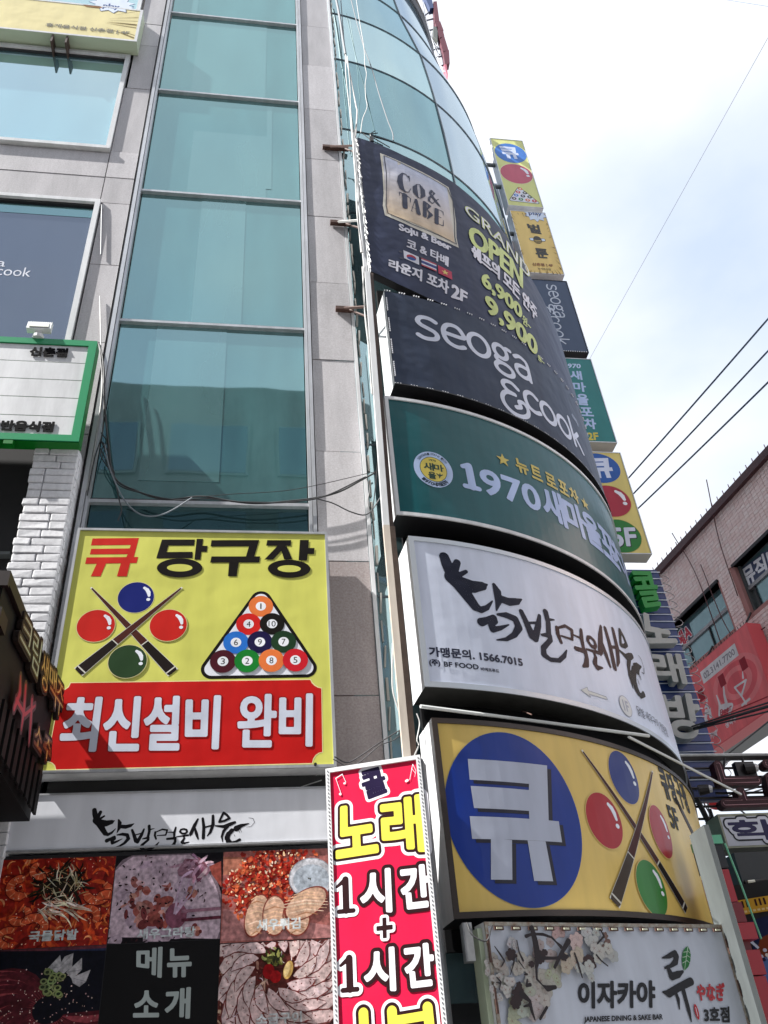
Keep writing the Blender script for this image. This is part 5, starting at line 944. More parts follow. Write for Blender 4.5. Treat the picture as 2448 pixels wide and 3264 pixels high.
for ch, q, m_, b in (('콜', ((180, 60), (440, 70), (548, 432), (330, 460)), GRN, .014), ('노', ((290, 480), (600, 620), (712, 838), (330, 830)), GRY, .022), ('래', ((360, 905), (730, 950), (812, 1270), (450, 1245)), GRY, .016), ('방', ((495, 1345), (905, 1372), (995, 1850), (620, 1850)), GRY, .018)):
    letter3d(LP, ch, q_px(LP, zl(*q)), b, -.14, .0, m_, kp, 44)
# ================================================================== POLE, BRACKETS, CABLES
def onp(px, y): return Plane((0, y, 0)).inv(px)
def hexpost(xa, xb, za, zb, w_, y0, y1): return MB().hexa([(xa, y0, za), (xa+w_, y0, za), (xa+w_, y1, za), (xa, y1, za), (xb, y0, zb), (xb+w_, y0, zb), (xb+w_, y1, zb), (xb, y1, zb)])
po = thing('support_post', 'beige square steel post running up beside the left ends of the corner signs', 'post', (1.09, -.5, 0))
hexpost(1.088, 1.100, 0, 6.0, .055, -.55, -.50).build('post_front', BEIGE, po); hexpost(1.100, 1.150, 6.0, 9.50, .055, -.55, -.50).build('post_front', WHITE, po)
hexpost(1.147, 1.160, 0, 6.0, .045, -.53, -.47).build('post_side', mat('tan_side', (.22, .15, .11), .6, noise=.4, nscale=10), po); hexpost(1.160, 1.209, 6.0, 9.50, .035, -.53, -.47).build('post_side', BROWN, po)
hexpost(1.150, 1.17, 9.50, 12.4, .04, -.50, -.46).build('post_top', WHITE, po)
BRK = [((1027, 484), (1098, 492), (1130, 464)), ((1051, 725), (1100, 722), (1146, 702)), ((1068, 1000), (1112, 1000), (1165, 978))]
for i, (p0, p1_, p2_) in enumerate(BRK):
    a0 = FA.inv(p0); a1 = FA.inv(p1_); b = onp(p2_, -.46)
    t = thing('wall_bracket', ('uppermost', 'middle', 'lowest')[i]+' rusty angle iron arm holding the sign post off the granite pier', 'bracket', (a0[0], -.05, a0[1]))
    MB().box(a0[0], a0[0]+.05+(a1[0]-a0[0]), -.10, -.045, a0[1]-.025, a0[1]+.025).build('wall_plate', RUST, t)
    MB().tube([(a0[0]+.1, -.09, a0[1]), (b[0], -.46, b[1])], .017, 4).build('arm', RUST if i != 1 else CABLEW, t); MB().tube([(a1[0], -.09, a0[1]-.03), (b[0], -.46, b[1]-.16)], .012, 4).build('brace', RUST, t)
def cab(label, pts, r=.006, m_=RUBBER, zf=None, y=-.1, name='cable', group='loose cables on the facade', smooth=6):
    P = []
    for p in pts:
        px = zf(p[:2])[0] if zf else p[:2]; yy = p[2] if len(p) > 2 else y; q = onp(px, yy); P.append((q[0], yy, q[1]))
    return tag(MB().tube(catmull(P, smooth), r, 5).build(name, m_), label, 'cable', group)
c7 = Z(1000, 0, 3.687); y5 = Z(0, 900, 1.3554); W_ = CABLEW; GB = mat('cable_grey', (.13, .15, .17), .6)
cab('thick dark bundle dropping from the roof beside the pier edge to the banner', [(255, -40), (300, 180), (345, 480), (372, 640)], .022, GB, c7, -.12); cab('pale kinked cord continuing the bundle down to the banner top', [(372, 640), (430, 900), (455, 1030), (498, 1250), (510, 1330), (488, 1659)], .012, W_, c7, -.12)
cab('thin dark line just right of the thick roof bundle', [(315, -40), (350, 400), (372, 640)], .008, GB, c7, -.10); cab('leftmost thin white cord hanging over the curved glass', [(372, 640), (380, 900), (420, 1280), (455, 1659)], .008, W_, c7, -.10)
cab('straight white cord next to the leftmost one', [(395, 660), (425, 1000), (435, 1300), (470, 1620)], .007, W_, c7, -.13); cab('long dark wire sweeping right across the curved glass to the banner', [(430, -40), (500, 240), (590, 560), (680, 800), (760, 1080), (860, 1390), (925, 1560), (935, 1650)], .009, GB, c7, -.12)
cab('dangling white cord with a kink in front of the curved glass', [(495, -40), (530, 200), (590, 560), (600, 760), (620, 870), (605, 1000), (612, 1150), (627, 1260), (575, 1400), (552, 1560)], .0065, W_, c7, -.15)
cb = Z(1100, 400, 4.1475); cc_ = Z(1150, 850, 4.1475)
cab('white cable strapped down the left edge of the banner', [(80, -20), (105, 200), (118, 420), (140, 700), (150, 950), (165, 1200), (195, 1450), (215, 1680)], .012, W_, cb, -.52); cab('black cable twisted along the left edge of the banner', [(150, -20), (125, 120), (165, 330), (180, 520), (150, 700), (190, 900), (165, 1100), (180, 1350), (235, 1680)], .007, RUBBER, cb, -.54)
cab('thin white cable beside the post below the banner', [(20, 0), (45, 400), (60, 700), (105, 1100), (145, 1680)], .008, W_, cc_, -.50); cab('thin black cable beside the post below the banner', [(55, 0), (30, 300), (60, 620), (110, 1000), (130, 1400), (160, 1700)], .005, RUBBER, cc_, -.52)
cab('heavy black cable drooping across the foot of the glass column', [(430, 270), (448, 460), (462, 640), (490, 835), (600, 905), (720, 938), (870, 925), (1000, 945), (1110, 955), (1240, 946), (1370, 930), (1470, 903), (1560, 855), (1625, 820)], .0095, RUBBER, y5)
cab('second black cable drooping just above the sill', [(428, 265), (445, 340), (452, 520), (470, 700), (500, 860), (620, 912), (760, 940), (900, 935), (1060, 950), (1240, 950), (1400, 925), (1580, 840)], .007, RUBBER, y5, -.13)
cab('tangled black loop hanging left of the glass column', [(437, 650), (462, 690), (440, 720), (440, 760), (495, 830), (440, 690), (470, 740), (470, 790), (435, 720)], .006, RUBBER, y5)
cab('grey cable loop sagging in front of the lowest pane', [(452, 700), (470, 790), (500, 870), (540, 945), (590, 993), (640, 1010), (700, 1003), (760, 975), (830, 930)], .007, GB, y5, -.15)
cab('short cut cable end dangling over the lowest pane', [(500, 860), (515, 940), (525, 985), (510, 1030)], .006, RUBBER, y5, -.14); cab('taut thin wire from the cable knot to the corner post', [(830, 930), (1000, 915), (1270, 895), (1590, 825), (1625, 818)], .0035, RUBBER, y5, -.14)
cab('thin cable sagging from the pier to the post', [(1370, 935), (1440, 955), (1520, 993), (1590, 1000), (1650, 920)], .006, RUBBER, y5, -.2); cab('thin cable looping up the post side', [(1585, 850), (1598, 890), (1590, 950), (1610, 980), (1640, 700), (1659, 560)], .005, RUBBER, y5, -.4)
cab('thin conduit down the left granite pier', [(440, 885), (436, 1100)], .008, GB, Z(0, 0, 1.3554), -.06); cab('pale conduit from the window corner down past the green sign', [(432, 60), (436, 260), (440, 470), (420, 640), (395, 800), (375, 900)], .007, W_, y5, -.06)
cab('black cable clipped to the pier beside the green sign', [(985, 285), (1045, 510), (1050, 800), (1035, 1180), (955, 1450), (880, 1830)], .006, RUBBER, Z(0, 1000, 3.16), -.07)
y2 = Z(1000, 2350, 2.42)
cab('thin black cable crossing the dark gap beside the karaoke box', [(160, 150), (260, 195), (380, 130), (480, 60), (640, -40), (700, -70)], .005, RUBBER, y2, -.3); cab('second thin cable crossing in front of the pier foot', [(150, 170), (300, 225), (500, 70), (620, 20), (760, -90)], .004, RUBBER, y2, -.32)
cab('loose white wire at the top of the lowest yellow sign', [(260, 745), (290, 850), (262, 1020), (280, 1080), (235, 1190)], .005, W_, Z(1250, 2050, 3.318), -.6)
cab('white cable hanging in the shadow beside the post', [(5, 0), (0, 300), (10, 520), (80, 750)], .007, W_, Z(1250, 2050, 3.318), -.35)
cab('small cable poking out under the white fascia recess', [(1210, 118), (1300, 80), (1390, 50)], .004, W_, Z(0, 2450, 1.3554), -.12)
# clamp and stays on the banner top
t = thing('stay_clamp', 'small black clamp with thin stay wires on top of the banner', 'clamp', (1.3, -.4, 12.4))
for pts in ([(150, 95), (330, 110), (400, 70)], [(330, 110), (350, 200)], [(240, 110), (350, 200), (500, 265)], [(350, 150), (590, 290)], [(380, 150), (660, 230)], [(350, 110), (430, 100)]):
    MB().tube([(q[0], -.35, q[1]) for q in [onp(cb(p)[0], -.35) for p in pts]], .008, 4).build('stay_wire', RUBBER, t)
q = onp(cb((350, 190))[0], -.36); MB().box(q[0]-.025, q[0]+.025, -.38, -.33, q[1]-.05, q[1]+.06).build('clamp_body', BLACK, t)
# banner lacing
t = c1; mb = MB(); 
for k in range(26): z = 9.6+k*.105; mb.tube([CS.pt(R_(-85.55)*3.87+random.uniform(-.012, .012), z, .015), CS.pt(R_(-85.75)*3.87+random.uniform(-.02, .01), z+.09, .01)], random.uniform(.007, .014), 4)
mb.build('lacing', WHITE, t)['kind'] = 'stuff'
# --- light bars between the two lowest curved signs
s0 = CS.inv((1328, 2273)); s1 = CS.inv((2030, 2360)); lb = thing('light_bar', 'long thin white light bar slung under the grey shrimp sign', 'light', CS.pt(s0[0], s0[1], .1))
MB().tube([CS.pt(s0[0], s0[1], .12), CS.pt(s1[0], s1[1], .12)], .014, 6).build('tube', mat('bar_white', (.6, .62, .6), .4), lb); MB().tube([CS.pt(s0[0]+.9, s0[1]-.0, .12), CS.pt(s0[0]+.98, s0[1]+.14, -.1)], .006, 4).build('hanger', RUST, lb)
s0 = CS.inv((1973, 2362)); s1 = CS.inv((2150, 2455)); lb = thing('light_bar', 'shorter pale light bar at the right end over the yellow billiard sign', 'light', CS.pt(s0[0], s0[1], .1))
MB().tube([CS.pt(s0[0], s0[1], .1), CS.pt(s1[0], s1[1], .12), tuple(np.array(CS.pt(s1[0], s1[1], .12))*2.1-np.array(CS.pt(s0[0], s0[1], .1))*1.1)], .012, 6).build('tube', mat('bar_white', 0), lb)

# ================================================================== LOWER RIGHT
GPl = Plane((1.5006, -.65, 0), 14.6); gg = thing('izakaya_sign', 'white Japanese bar sign with printed blossom branches and black brush lettering under the yellow sign', 'sign', (2.4, -.4, 0))
GW, GT = 1.93, 2.775; flat_box(GPl, 0, GW, 0, GT, .13, gg, WHITE); flat_box(GPl, -.035, -.002, 0, GT-.03, .10, gg, mat('pale_green_side', 0), 'side_fin', -.03)
flat_frame(GPl, 0, GW, 0, GT, .022, .012, gg, mat('weathered_rim', (.42, .45, .40), .5, noise=.5, nscale=30, color2=(.2, .10, .05)))
a = Art(GPl, .001); a.poly([(.02, 0), (GW-.02, 0), (GW-.02, GT-.02), (.02, GT-.02)], '#c4cad6'); a.build('face_panel', gg, MATTP)
for k in range(15):
    s = .06+k*.126; o = flat_box(GPl, s, s+.068, GT-.05, GT-.028, .012, gg, RUST, 'lamp_clip', .025); flat_box(GPl, s+.014, s+.054, GT-.045, GT-.034, .006, gg, mat('bulb_cream', (.6, .6, .45), .4), 'bulb', .031)
for k in range(9): s = GW-.012; flat_box(GPl, s-.008, s+.008, .5+k*.26, .60+k*.26, .01, gg, RUST, 'rust_patch', .022); flat_box(GPl, .0, .014, .3+k*.28, .46+k*.28, .01, gg, RUST, 'rust_patch', .022)
zb_ = Z(1300, 2750, 3.318); zc_ = Z(1950, 2764, 3.331); ze = Z(1450, 2500, 1.6623); KB = .00105
a = Art(GPl, .002, .000012); Gp = lambda zf, x, y: GPl.inv(zf((x, y))[0])
def blossom(x, y, r, col, n=5, zf=zb_):
    dark = rgb(col)[0] < .1; c0 = Gp(zf, x, y)
    if dark:
        r = r*KB*.62
        for k in range(6): t = 2*math.pi*k/6+x; a.ell((c0[0]+r*.6*math.cos(t), c0[1]+r*.6*math.sin(t)), r*random.uniform(.35, .6), r*random.uniform(.3, .5), col, 14)
        a.ell(c0, r*.6, r*.6, col, 14); return
    for m_ in range(6):
        c = (c0[0]+random.gauss(0, r*KB*.42), c0[1]+random.gauss(0, r*KB*.42)); q = r*KB*random.uniform(.28, .5); cc = jit(col, .06); ed = tuple(v*.72 for v in rgb(col))
        for ox, k_ in ((1.0, ed), (.90, cc)):
            for k in range(5): t = 2*math.pi*k/5+x+m_; a.ell((c[0]+q*.55*math.cos(t), c[1]+q*.55*math.sin(t)), q*.48*ox, q*.48*ox, k_, 12)
        for k in range(5): t = 2*math.pi*k/5+x+m_+.6; a.strip([c, (c[0]+q*.4*math.cos(t), c[1]+q*.4*math.sin(t))], [.002, .002], '#8a6a60')
for x, y, r, c_ in ((1470, 930, 100, '#b7aaa8'), (1460, 1190, 115, '#b3b0a6'), (1545, 1185, 50, '#a9ae96'), (1600, 800, 62, '#c4a3a0'), (900, 1000, 70, '#b6b0ac'), (900, 1120, 60, '#aaa6a0'), (1010, 1180, 70, '#b8b4ae'), (1080, 1280, 70, '#b0b2aa'), (1230, 1060, 80, '#b4b0a8'), (1250, 1180, 80, '#b9b3ac'), (1360, 1400, 90, '#b6b0aa'), (1290, 1330, 70, '#b0ada6'), (1240, 1400, 80, '#aeb0a2'), (1330, 1530, 80, '#b8aeac'), (1130, 1590, 90, '#a6aa92'), (1230, 1600, 70, '#aeb4a8'), (930, 1390, 45, '#b3b2b0'), (1090, 860, 45, '#b5b3b6'), (960, 1060, 60, '#a79f98'), (1090, 1330, 60, '#b9b6b2'), (920, 1240, 50, '#b2aeaa'), (1100, 900, 40, '#b0aeb0')): blossom(x, y, r, c_)
for x, y, r, c_ in ((640, 845, 40, '#c2aba8'), (700, 820, 34, '#b4b4b4'), (770, 860, 46, '#aeb0ac'), (610, 930, 44, '#b5aa98'), (700, 950, 36, '#3a2422'), (680, 1000, 34, '#b0b2ae'), (790, 850, 24, '#6a5048'), (760, 900, 40, '#b2b0aa')): blossom(x*2-0, 0, 0, c_) if 0 else blossom(x, y, r*2.2, c_, 5, ze)
for x, y, r in ((1070, 985, 60), (1140, 1400, 70), (1110, 1490, 60), (1150, 1310, 36), (1370, 1010, 60), (1280, 1085, 34), (1420, 960, 34), (1625, 1010, 40)): blossom(x, y, r, '#2e1e1e')
br_ = [[(1285, 700, 30), (1320, 850, 40), (1345, 1000, 44), (1330, 1130, 18), (1335, 1240, 14), (1400, 1310, 8), (1450, 1340, 34), (1530, 1325, 22)], [(1222, 790, 22), (1290, 765, 14), (1400, 770, 18), (1490, 800, 14), (1540, 850, 12), (1590, 900, 24)], [(1670, 840, 34), (1600, 960, 24), (1525, 1115, 20)], [(1380, 1020, 22), (1560, 1020, 16), (1660, 1000, 20)], [(890, 895, 6), (950, 980, 12), (995, 1050, 10), (965, 1105, 8)], [(1125, 830, 6), (1150, 960, 10), (1190, 1045, 16)], [(1145, 1050, 10), (1205, 1132, 5)], [(1100, 1000, 12), (1092, 1080, 9), (1055, 1195, 5)], [(915, 1225, 8), (955, 1270, 12), (940, 1355, 5)], [(905, 1275, 5), (950, 1285, 10)], [(1235, 1245, 10), (1228, 1312, 16), (1265, 1300, 22)], [(1200, 1195, 5), (1232, 1190, 14)], [(1180, 1400, 40), (1260, 1470, 20), (1280, 1570, 20), (1315, 1670, 10)], [(1200, 1530, 10), (1270, 1510, 20)], [(1370, 1659, 16), (1440, 1540, 18)]]
strokes(a, px_strokes(GPl, zb_, br_, KB), [(0, '#241a1c')], cell=.004)
br2 = [[(395, 770, 14), (415, 870, 22), (425, 930, 10)], [(605, 765, 22), (570, 860, 16), (520, 975, 8)], [(365, 810, 8), (420, 800, 8), (500, 820, 7), (545, 870, 10)], [(755, 775, 5), (775, 810, 7), (740, 850, 5)], [(620, 900, 5), (640, 960, 7), (660, 1030, 4)], [(735, 910, 6), (760, 940, 5), (795, 968, 4)]]
strokes(a, px_strokes(GPl, ze, br2[3:], KB*2), [(0, '#241a1c')], cell=.004); a.build('blossom_print', gg, PRINT)
a = Art(GPl, .0055); letter(a, '이자카야', q_px(GPl, ze((650, 1050), (1058, 1033), (1060, 1180), (650, 1196))), [(0, '#17151a')], .014, 60)
rs = [[(535, 965, 10), (600, 948, 28), (668, 912, 34), (684, 945, 34), (672, 1010, 36), (622, 1050, 22), (560, 1072, 14)], [(590, 1060, 20), (610, 1110, 34), (632, 1165, 42), (700, 1140, 40), (748, 1110, 16)], [(540, 1328, 12), (600, 1345, 44), (700, 1282, 42), (835, 1215, 46)], [(660, 1300, 20), (700, 1400, 24), (714, 1508, 8)], [(745, 1270, 30), (780, 1400, 28), (812, 1520, 28), (840, 1640, 8)]]
strokes(a, px_strokes(GPl, zc_, rs, KB*1.02), [(0, '#17151a')], cell=.0035)
lf = [Gp(zc_, x, y) for x, y in ((803, 840), (822, 880), (833, 930), (828, 1000), (808, 1060), (765, 1102), (745, 1050), (738, 980), (748, 900), (772, 860))]; a.poly(lf, '#1d6a2c')
for p0, p1_ in (((803, 845), (765, 1100)), ((795, 900), (752, 905)), ((790, 950), (742, 960)), ((785, 1000), (744, 1020)), ((800, 890), (828, 920)), ((793, 940), (832, 965)), ((785, 990), (822, 1020))): a.strip([Gp(zc_, *p0), Gp(zc_, *p1_)], [.006, .003], '#a9c0a8')
letter(a, 'やなぎ', q_px(GPl, zc_((890, 1245), (1190, 1222), (1195, 1420), (895, 1428))), [(0, '#b03038')], .005, 50); letter(a, '3호점', q_px(GPl, zc_((965, 1495), (1240, 1475), (1245, 1648), (975, 1655))), [(0, '#17151a')], .008, 50)
letter(a, 'JAPANESE DINING & SAKE BAR', q_px(GPl, ze((680, 1238), (1096, 1212), (1098, 1250), (680, 1276))), [(0, '#17151a')], .003, 36)
c_, rx, ry = a.ext(*zc_((870, 1530), (917, 1550), (880, 1455), (905, 1622))); a.ell(c_, rx, ry, '#b01c28'); a.strip([(c_[0], c_[1]+ry*.6), (c_[0], c_[1]-ry*.6)], [.006, .006], '#d8c0c4'); a.build('lettering', gg, PRINT)
bt = thing('ballast_box', 'small grey ballast box wired to the left side of the blossom sign', 'box', (1.42, -.55, 2.4)); p = onp((1490, 3000), -.66)
MB().box(p[0]-.03, p[0]+.03, -.70, -.62, p[1]-.12, p[1]+.10).build('housing', STEEL, bt); MB().tube(catmull([(p[0], -.70, p[1]+.10), (p[0]+.02, -.73, p[1]+.02), (p[0]+.10, -.75, p[1]-.02), (p[0]+.15, -.74, p[1]+.07)], 5), .005, 5).build('lead', RUBBER, bt)
# tall grey box at the right end
gb = thing('grey_cabinet_sign', 'tall narrow grey sign box edge-on at the right end of the yellow sign', 'sign', (3.4, -.2, 0)); MB().box(3.36, 3.40, -.33, -.07, 0, 3.43).build('cabinet', GREYP, gb); MB().box(3.402, 3.412, -.31, -.09, 0, 3.40).build('edge_trim', mat('pale_trim', (.5, .52, .46), .5), gb)
MB().tube([(3.38, -.1, 3.43), (3.38, .02, 3.75)], .012, 5).build('stay', BLACK, gb)
# red stepped box sign with green lamp box
rd = thing('red_channel_sign', 'red stepped channel sign seen edge-on behind the tall grey box', 'sign', (3.8, .2, 0)); RED = mat('red_paint', (.33, .012, .02), .35)
RP2 = Plane((0, .15, 0)); pz = lambda x, y: RP2.inv((x, y)); p0 = pz(2286, 2772); x_ = p0[0]-.0; zz0 = p0[1]
print('red', p0, pz(2345, 2935), pz(2355, 3030), pz(2420, 3264))
for za, zb2, xa, xb, m_ in ((pz(0+2320, 2875)[1], zz0, 0, .095, RED), (pz(2335, 2940)[1], pz(2320, 2875)[1]-.005, .0, .12, mat('red_dark', (.16, .008, .012), .4)), (pz(2355, 2995)[1], pz(2335, 2940)[1]-.005, .01, .17, RED), (pz(2370, 3110)[1], pz(2355, 3030)[1], .02, .15, RED), (.0, pz(2370, 3115)[1], .02, .135, RED)): MB().box(x_+xa, x_+xb, .15, .45, za, zb2).build('letter_side', m_, rd)
MB().box(x_+.02, x_+.12, .2, .4, 0, zz0-.02).build('spine', mat('red_dark', 0), rd)
gn = thing('green_lamp_box', 'small green and black box above the red stepped sign', 'box', (3.8, .3, zz0)); MB().box(x_-.02, x_+.12, .18, .42, zz0+.02, zz0+.20).build('housing', BLACK, gn); MB().box(x_-.02, x_+.13, .17, .43, zz0+.203, zz0+.27).build('lid', mat('mint', (.12, .42, .25), .5), gn); MB().tube(catmull([(x_+.14, .17, zz0+.2), (x_+.17, .17, zz0-.1), (x_+.20, .17, zz0-.5)], 4), .008, 5).build('mint_cord', mat('mint', 0), gn)
# neon lettering rack over the alley
NP = Plane((0, 2.5, 0)); rk = thing('neon_rack', 'black rail rack carrying dark red outlined neon letters below the karaoke panel', 'sign', (5.6, 2.5, 3.6)); f6 = Z(2200, 2400, 5.528); NB = mat('rack_black', (.012, .008, .009), .5)
def nrail(pa, pb, r, nm='rail', m_=NB, dy=0.0, ext=.6): p, q = NP.inv(f6(pa)[0]), NP.inv(f6(pb)[0]); MB().tube([(p[0], 2.5+dy, p[1]), (q[0]+ext, 2.5+dy, q[1])], r, 6).build(nm, m_, rk)
nrail((-270, 90), (1371, 90), .035); nrail((-270, 60), (1371, 60), .018, 'rail', STEEL, -.03)
for a_, b_ in (((-150, 280), (1371, 265)), ((0, 435), (1371, 430)), ((-30, 628), (1371, 600)), ((450, 712), (1371, 705)), ((40, 800), (1371, 780)), ((90, 950), (480, 945)), ((140, 1165), (400, 1170))): nrail(a_, b_, .014)
for (xa, ya), (xb, yb), r in (((-190, 90), (0, 700), .022), ((0, 700), (110, 1300), .026), ((600, 100), (555, 400), .014), ((900, 100), (935, 250), .014), ((110, 830), (540, 1700), .03), ((330, 1000), (560, 1690), .018)):
    p, q = NP.inv(f6((xa, ya))[0]), NP.inv(f6((xb, yb))[0]); MB().tube([(p[0], 2.48, p[1]), (q[0], 2.48, q[1])], r, 6).build('strut', NB, rk)
NR = mat('dark_red_letter', (.035, .006, .010), .5, spec=.25)
for sts in ([[(400, 290), (480, 570), (1080, 560)]], [[(800, 760), (860, 930)], [(520, 960), (1320, 935)]], [[(1250, 270), (1700, 260), (1700, 480), (1300, 500), (1360, 780), (1800, 760)]]):
    S_ = [[(*NP.inv(f6(p)[0]), .105) for p in st_] for st_ in sts]; al = [p for s in S_ for p in s]; lo = [min(p[k] for p in al)-.06 for k in (0, 1)]; hi = [max(p[k] for p in al)+.06 for k in (0, 1)]
    X, Y, Gd = grid_for(lo, hi, .01, .012); D = sdf_strokes(S_, Gd).reshape(len(Y), len(X)); solid(NP, -D, X, Y, .02, .14, 'neon_letter', NR, rk)
    a = Art(NP, .146); a.grid(X, Y, .004-np.abs(D+.030), (.40, .20, .22)); a.build('neon_outline', rk)
for x, y, r, m_ in ((1050, 330, .05, mat('lamp_face', (.5, .5, .5), .3)), (245, 700, .045, mat('lamp_face', 0))):
    p = NP.inv(f6((x, y))[0]); MB().tube([(p[0]-.10, 2.42, p[1]), (p[0], 2.38, p[1])], [r*1.3, r*1.1], 10).build('lamp_housing', NB, rk); MB().tube([(p[0], 2.38, p[1]), (p[0]+.035, 2.365, p[1]-.01)], [r, r*.7], 10).build('lamp_lens', m_, rk)
p = NP.inv(f6((930, 350))[0]); MB().box(p[0]-.11, p[0]+.12, 2.42, 2.5, p[1]-.12, p[1]+.10).build('control_box', NB, rk)
# red lanterns beyond
for i, (x, y) in enumerate(((320, 700), (460, 860), (400, 760))):
    q = Plane((0, 7, 0)).inv(f6((x, y))[0]); t = thing('red_lantern', ('red hanging lantern left of the other two behind the neon rack', 'small red lantern lowest behind the neon rack', 'red lantern in the middle behind the neon rack')[i], 'lantern', (q[0], 7, q[1]), 'red lanterns beyond the neon rack')
    bm = bmesh.new(); bmesh.ops.create_uvsphere(bm, u_segments=14, v_segments=9, radius=.16 if i else .22); me = bpy.data.meshes.new('shade'); bm.to_mesh(me); bm.free(); me.materials.append(mat('lantern_red', (.75, .03, .03), .5)); o = link(bpy.data.objects.new('shade', me)); o.parent = t; o.scale = (1, 1, .8)
    MB().tube([(q[0], 7, q[1]+.12), (q[0], 7, q[1]+.5)], .012, 5).build('cord', RUBBER, t)
# hakwon sign
f2p = Plane((0, 2.2, 0)); pa, pb2 = f2p.inv(f6((490, 1080))[0]), f2p.inv(f6((640, 1680))[0]); x0 = (pa[0]+pb2[0])/2; hk = thing('white_letter_sign', 'white box sign with thick navy outlined lettering under the neon rack', 'sign', (x0+.8, 2.3, pb2[1])); print('hak', pa, pb2)
MB().box(x0, x0+1.8, 2.2, 2.5, pb2[1], pa[1]).build('cabinet', mat('yellowed_side', (.36, .37, .27), .6, noise=.3, nscale=6), hk)
a = Art(f2p, .001); a.poly([(x0+.02, pb2[1]+.02), (x0+1.78, pb2[1]+.02), (x0+1.78, pa[1]-.03), (x0+.02, pa[1]-.03)], '#c3c5ce'); a.build('face_panel', hk)
a = Art(f2p, .003); q1 = q_px(f2p, f6((650, 1190), (1450, 1170), (1470, 1540), (740, 1560))); q1 = [(q1[3][0]*.5+q1[0][0]*.5, q1[0][1]), (q1[1][0], q1[0][1]), (q1[1][0], q1[3][1]), (q1[3][0]*.5+q1[0][0]*.5, q1[3][1])]; letter(a, '학', q1, [(.05, '#17151a'), (.032, '#cfd0da'), (0, '#231c48')], .012, 44)
w2 = q1[1][0]-q1[0][0]; letter(a, '원', [(p[0]+w2*1.08, p[1]) for p in q1], [(.05, '#17151a'), (.032, '#cfd0da'), (0, '#231c48')], .012, 44); a.build('lettering', hk)
# dark soffit with a lamp, keyboard strip, beer poster
sf = thing('shop_awning', 'dark grey awning soffit with an oval lamp under the white letter sign', 'awning', (6, 2, 3)); sp = Plane((0, 1.9, 0)); q0 = sp.inv((2322, 2712)); q1_ = sp.inv((2448, 2850))
MB().box(q0[0]+.05, q0[0]+3, 1.9, 2.6, q1_[1]-.25, q0[1]-.02).build('fascia', mat('charcoal', (.022, .025, .026), .5, noise=.3, nscale=4), sf)
p = sp.inv((2400, 2812)); MB().tube([(p[0]-.09, 1.89, p[1]), (p[0]+.12, 1.86, p[1]+.008)], .018, 8).build('lamp_cover', BLACK, sf); MB().tube([(p[0]-.07, 1.868, p[1]), (p[0]+.0, 1.862, p[1]+.002)], .014, 8).build('lamp', mat('lamp_white', (.8, .8, .7), .3), sf)
sh = thing('alley_shop', 'dark shop interior front at the far lower right', 'shop', (7, 3, 0)); MB().box(4.7, 9.5, 2.7, 3.0, 0, q1_[1]+.1).build('wall', mat('shop_dark', (.03, .02, .025), .7, noise=.4, nscale=2), sh); MB().box(5.0, 9.4, 2.6, 2.69, 1.9, 2.15).build('red_band', RED, sh)
KPn = Plane((0, 0, 0), -30); d0 = ray((2352, 2869)); k_ = 7.3/d0[1]; o_ = CAM+k_*d0; KPn = Plane((o_[0], o_[1], 0), -30)
ks = thing('poster_sign', 'yellow keyboard strip above a blue beer mug poster at the right edge', 'sign', (o_[0], o_[1], 1.5))
a = Art(KPn, .01); Kq = lambda x, y: KPn.inv(zc_((x, y))[0]); kz0, kz1 = Kq(1385, 510)[1], Kq(1345, 355)[1]; flat_box(KPn, -.02, 1.2, 1.2, kz1+.12, .08, ks, BLACK)
a.poly([(.0, kz0), (1.2, kz0), (1.2, kz1), (.0, kz1)], '#c89a34'); h_ = kz1-kz0
for k in range(24):
    s = .02+k*.035
    if k % 7 not in (2, 6): a.poly([(s, kz0+h_*.45), (s+.016, kz0+h_*.45), (s+.016, kz1-.01), (s, kz1-.01)], '#33161a')
    a.poly([(s+.004, kz0+.012), (s+.026, kz0+.012), (s+.026, kz0+h_*.25), (s+.004, kz0+h_*.25)], '#dcc690')
a.build('keyboard_print', ks); a = Art(KPn, .01); pz1 = Kq(1400, 600)[1]; a.poly([(.02, 1.25), (1.2, 1.25), (1.2, pz1), (.02, pz1)], '#5f78b4')
ms = Kq(1560, 560); mb_ = Kq(1600, 960); w_ = .11; a.poly([(ms[0]-w_*.6, ms[1]), (ms[0]+w_*.7, ms[1]+.02), (mb_[0]+w_*.7, mb_[1]), (mb_[0]-w_*.6, mb_[1])], '#1c2448'); a.poly([(ms[0]-w_*.3, (ms[1]*.5+mb_[1]*.5)), (ms[0]+w_*.5, ms[1]*.6+mb_[1]*.4), (mb_[0]+w_*.6, mb_[1]), (mb_[0]-w_*.5, mb_[1])], '#7a3a20'); a.strip([(ms[0]-w_*.7, ms[1]-.05), (ms[0]-w_*1.25, ms[1]*.6+mb_[1]*.4), (ms[0]-w_*.6, ms[1]*.25+mb_[1]*.75)], [.02, .03, .02], '#cdd4e8')
for k in range(12): a.ell((mb_[0]+random.uniform(-w_, w_), mb_[1]+random.uniform(-.02, .05)), .016, .014, random.choice(['#c8cce0', '#2a2c4a', '#e0dcd8']), 10)
a.poly([(.02, 1.5), (1.2, 1.5), (1.2, 1.62), (.02, 1.62)], '#8a1c2c'); letter(a, '맥주', [(.10, mb_[1]-.02), (.3, mb_[1]-.02), (.3, mb_[1]-.12), (.10, mb_[1]-.12)], [(0, '#a03048')], .004, 24); a.build('beer_poster', ks)
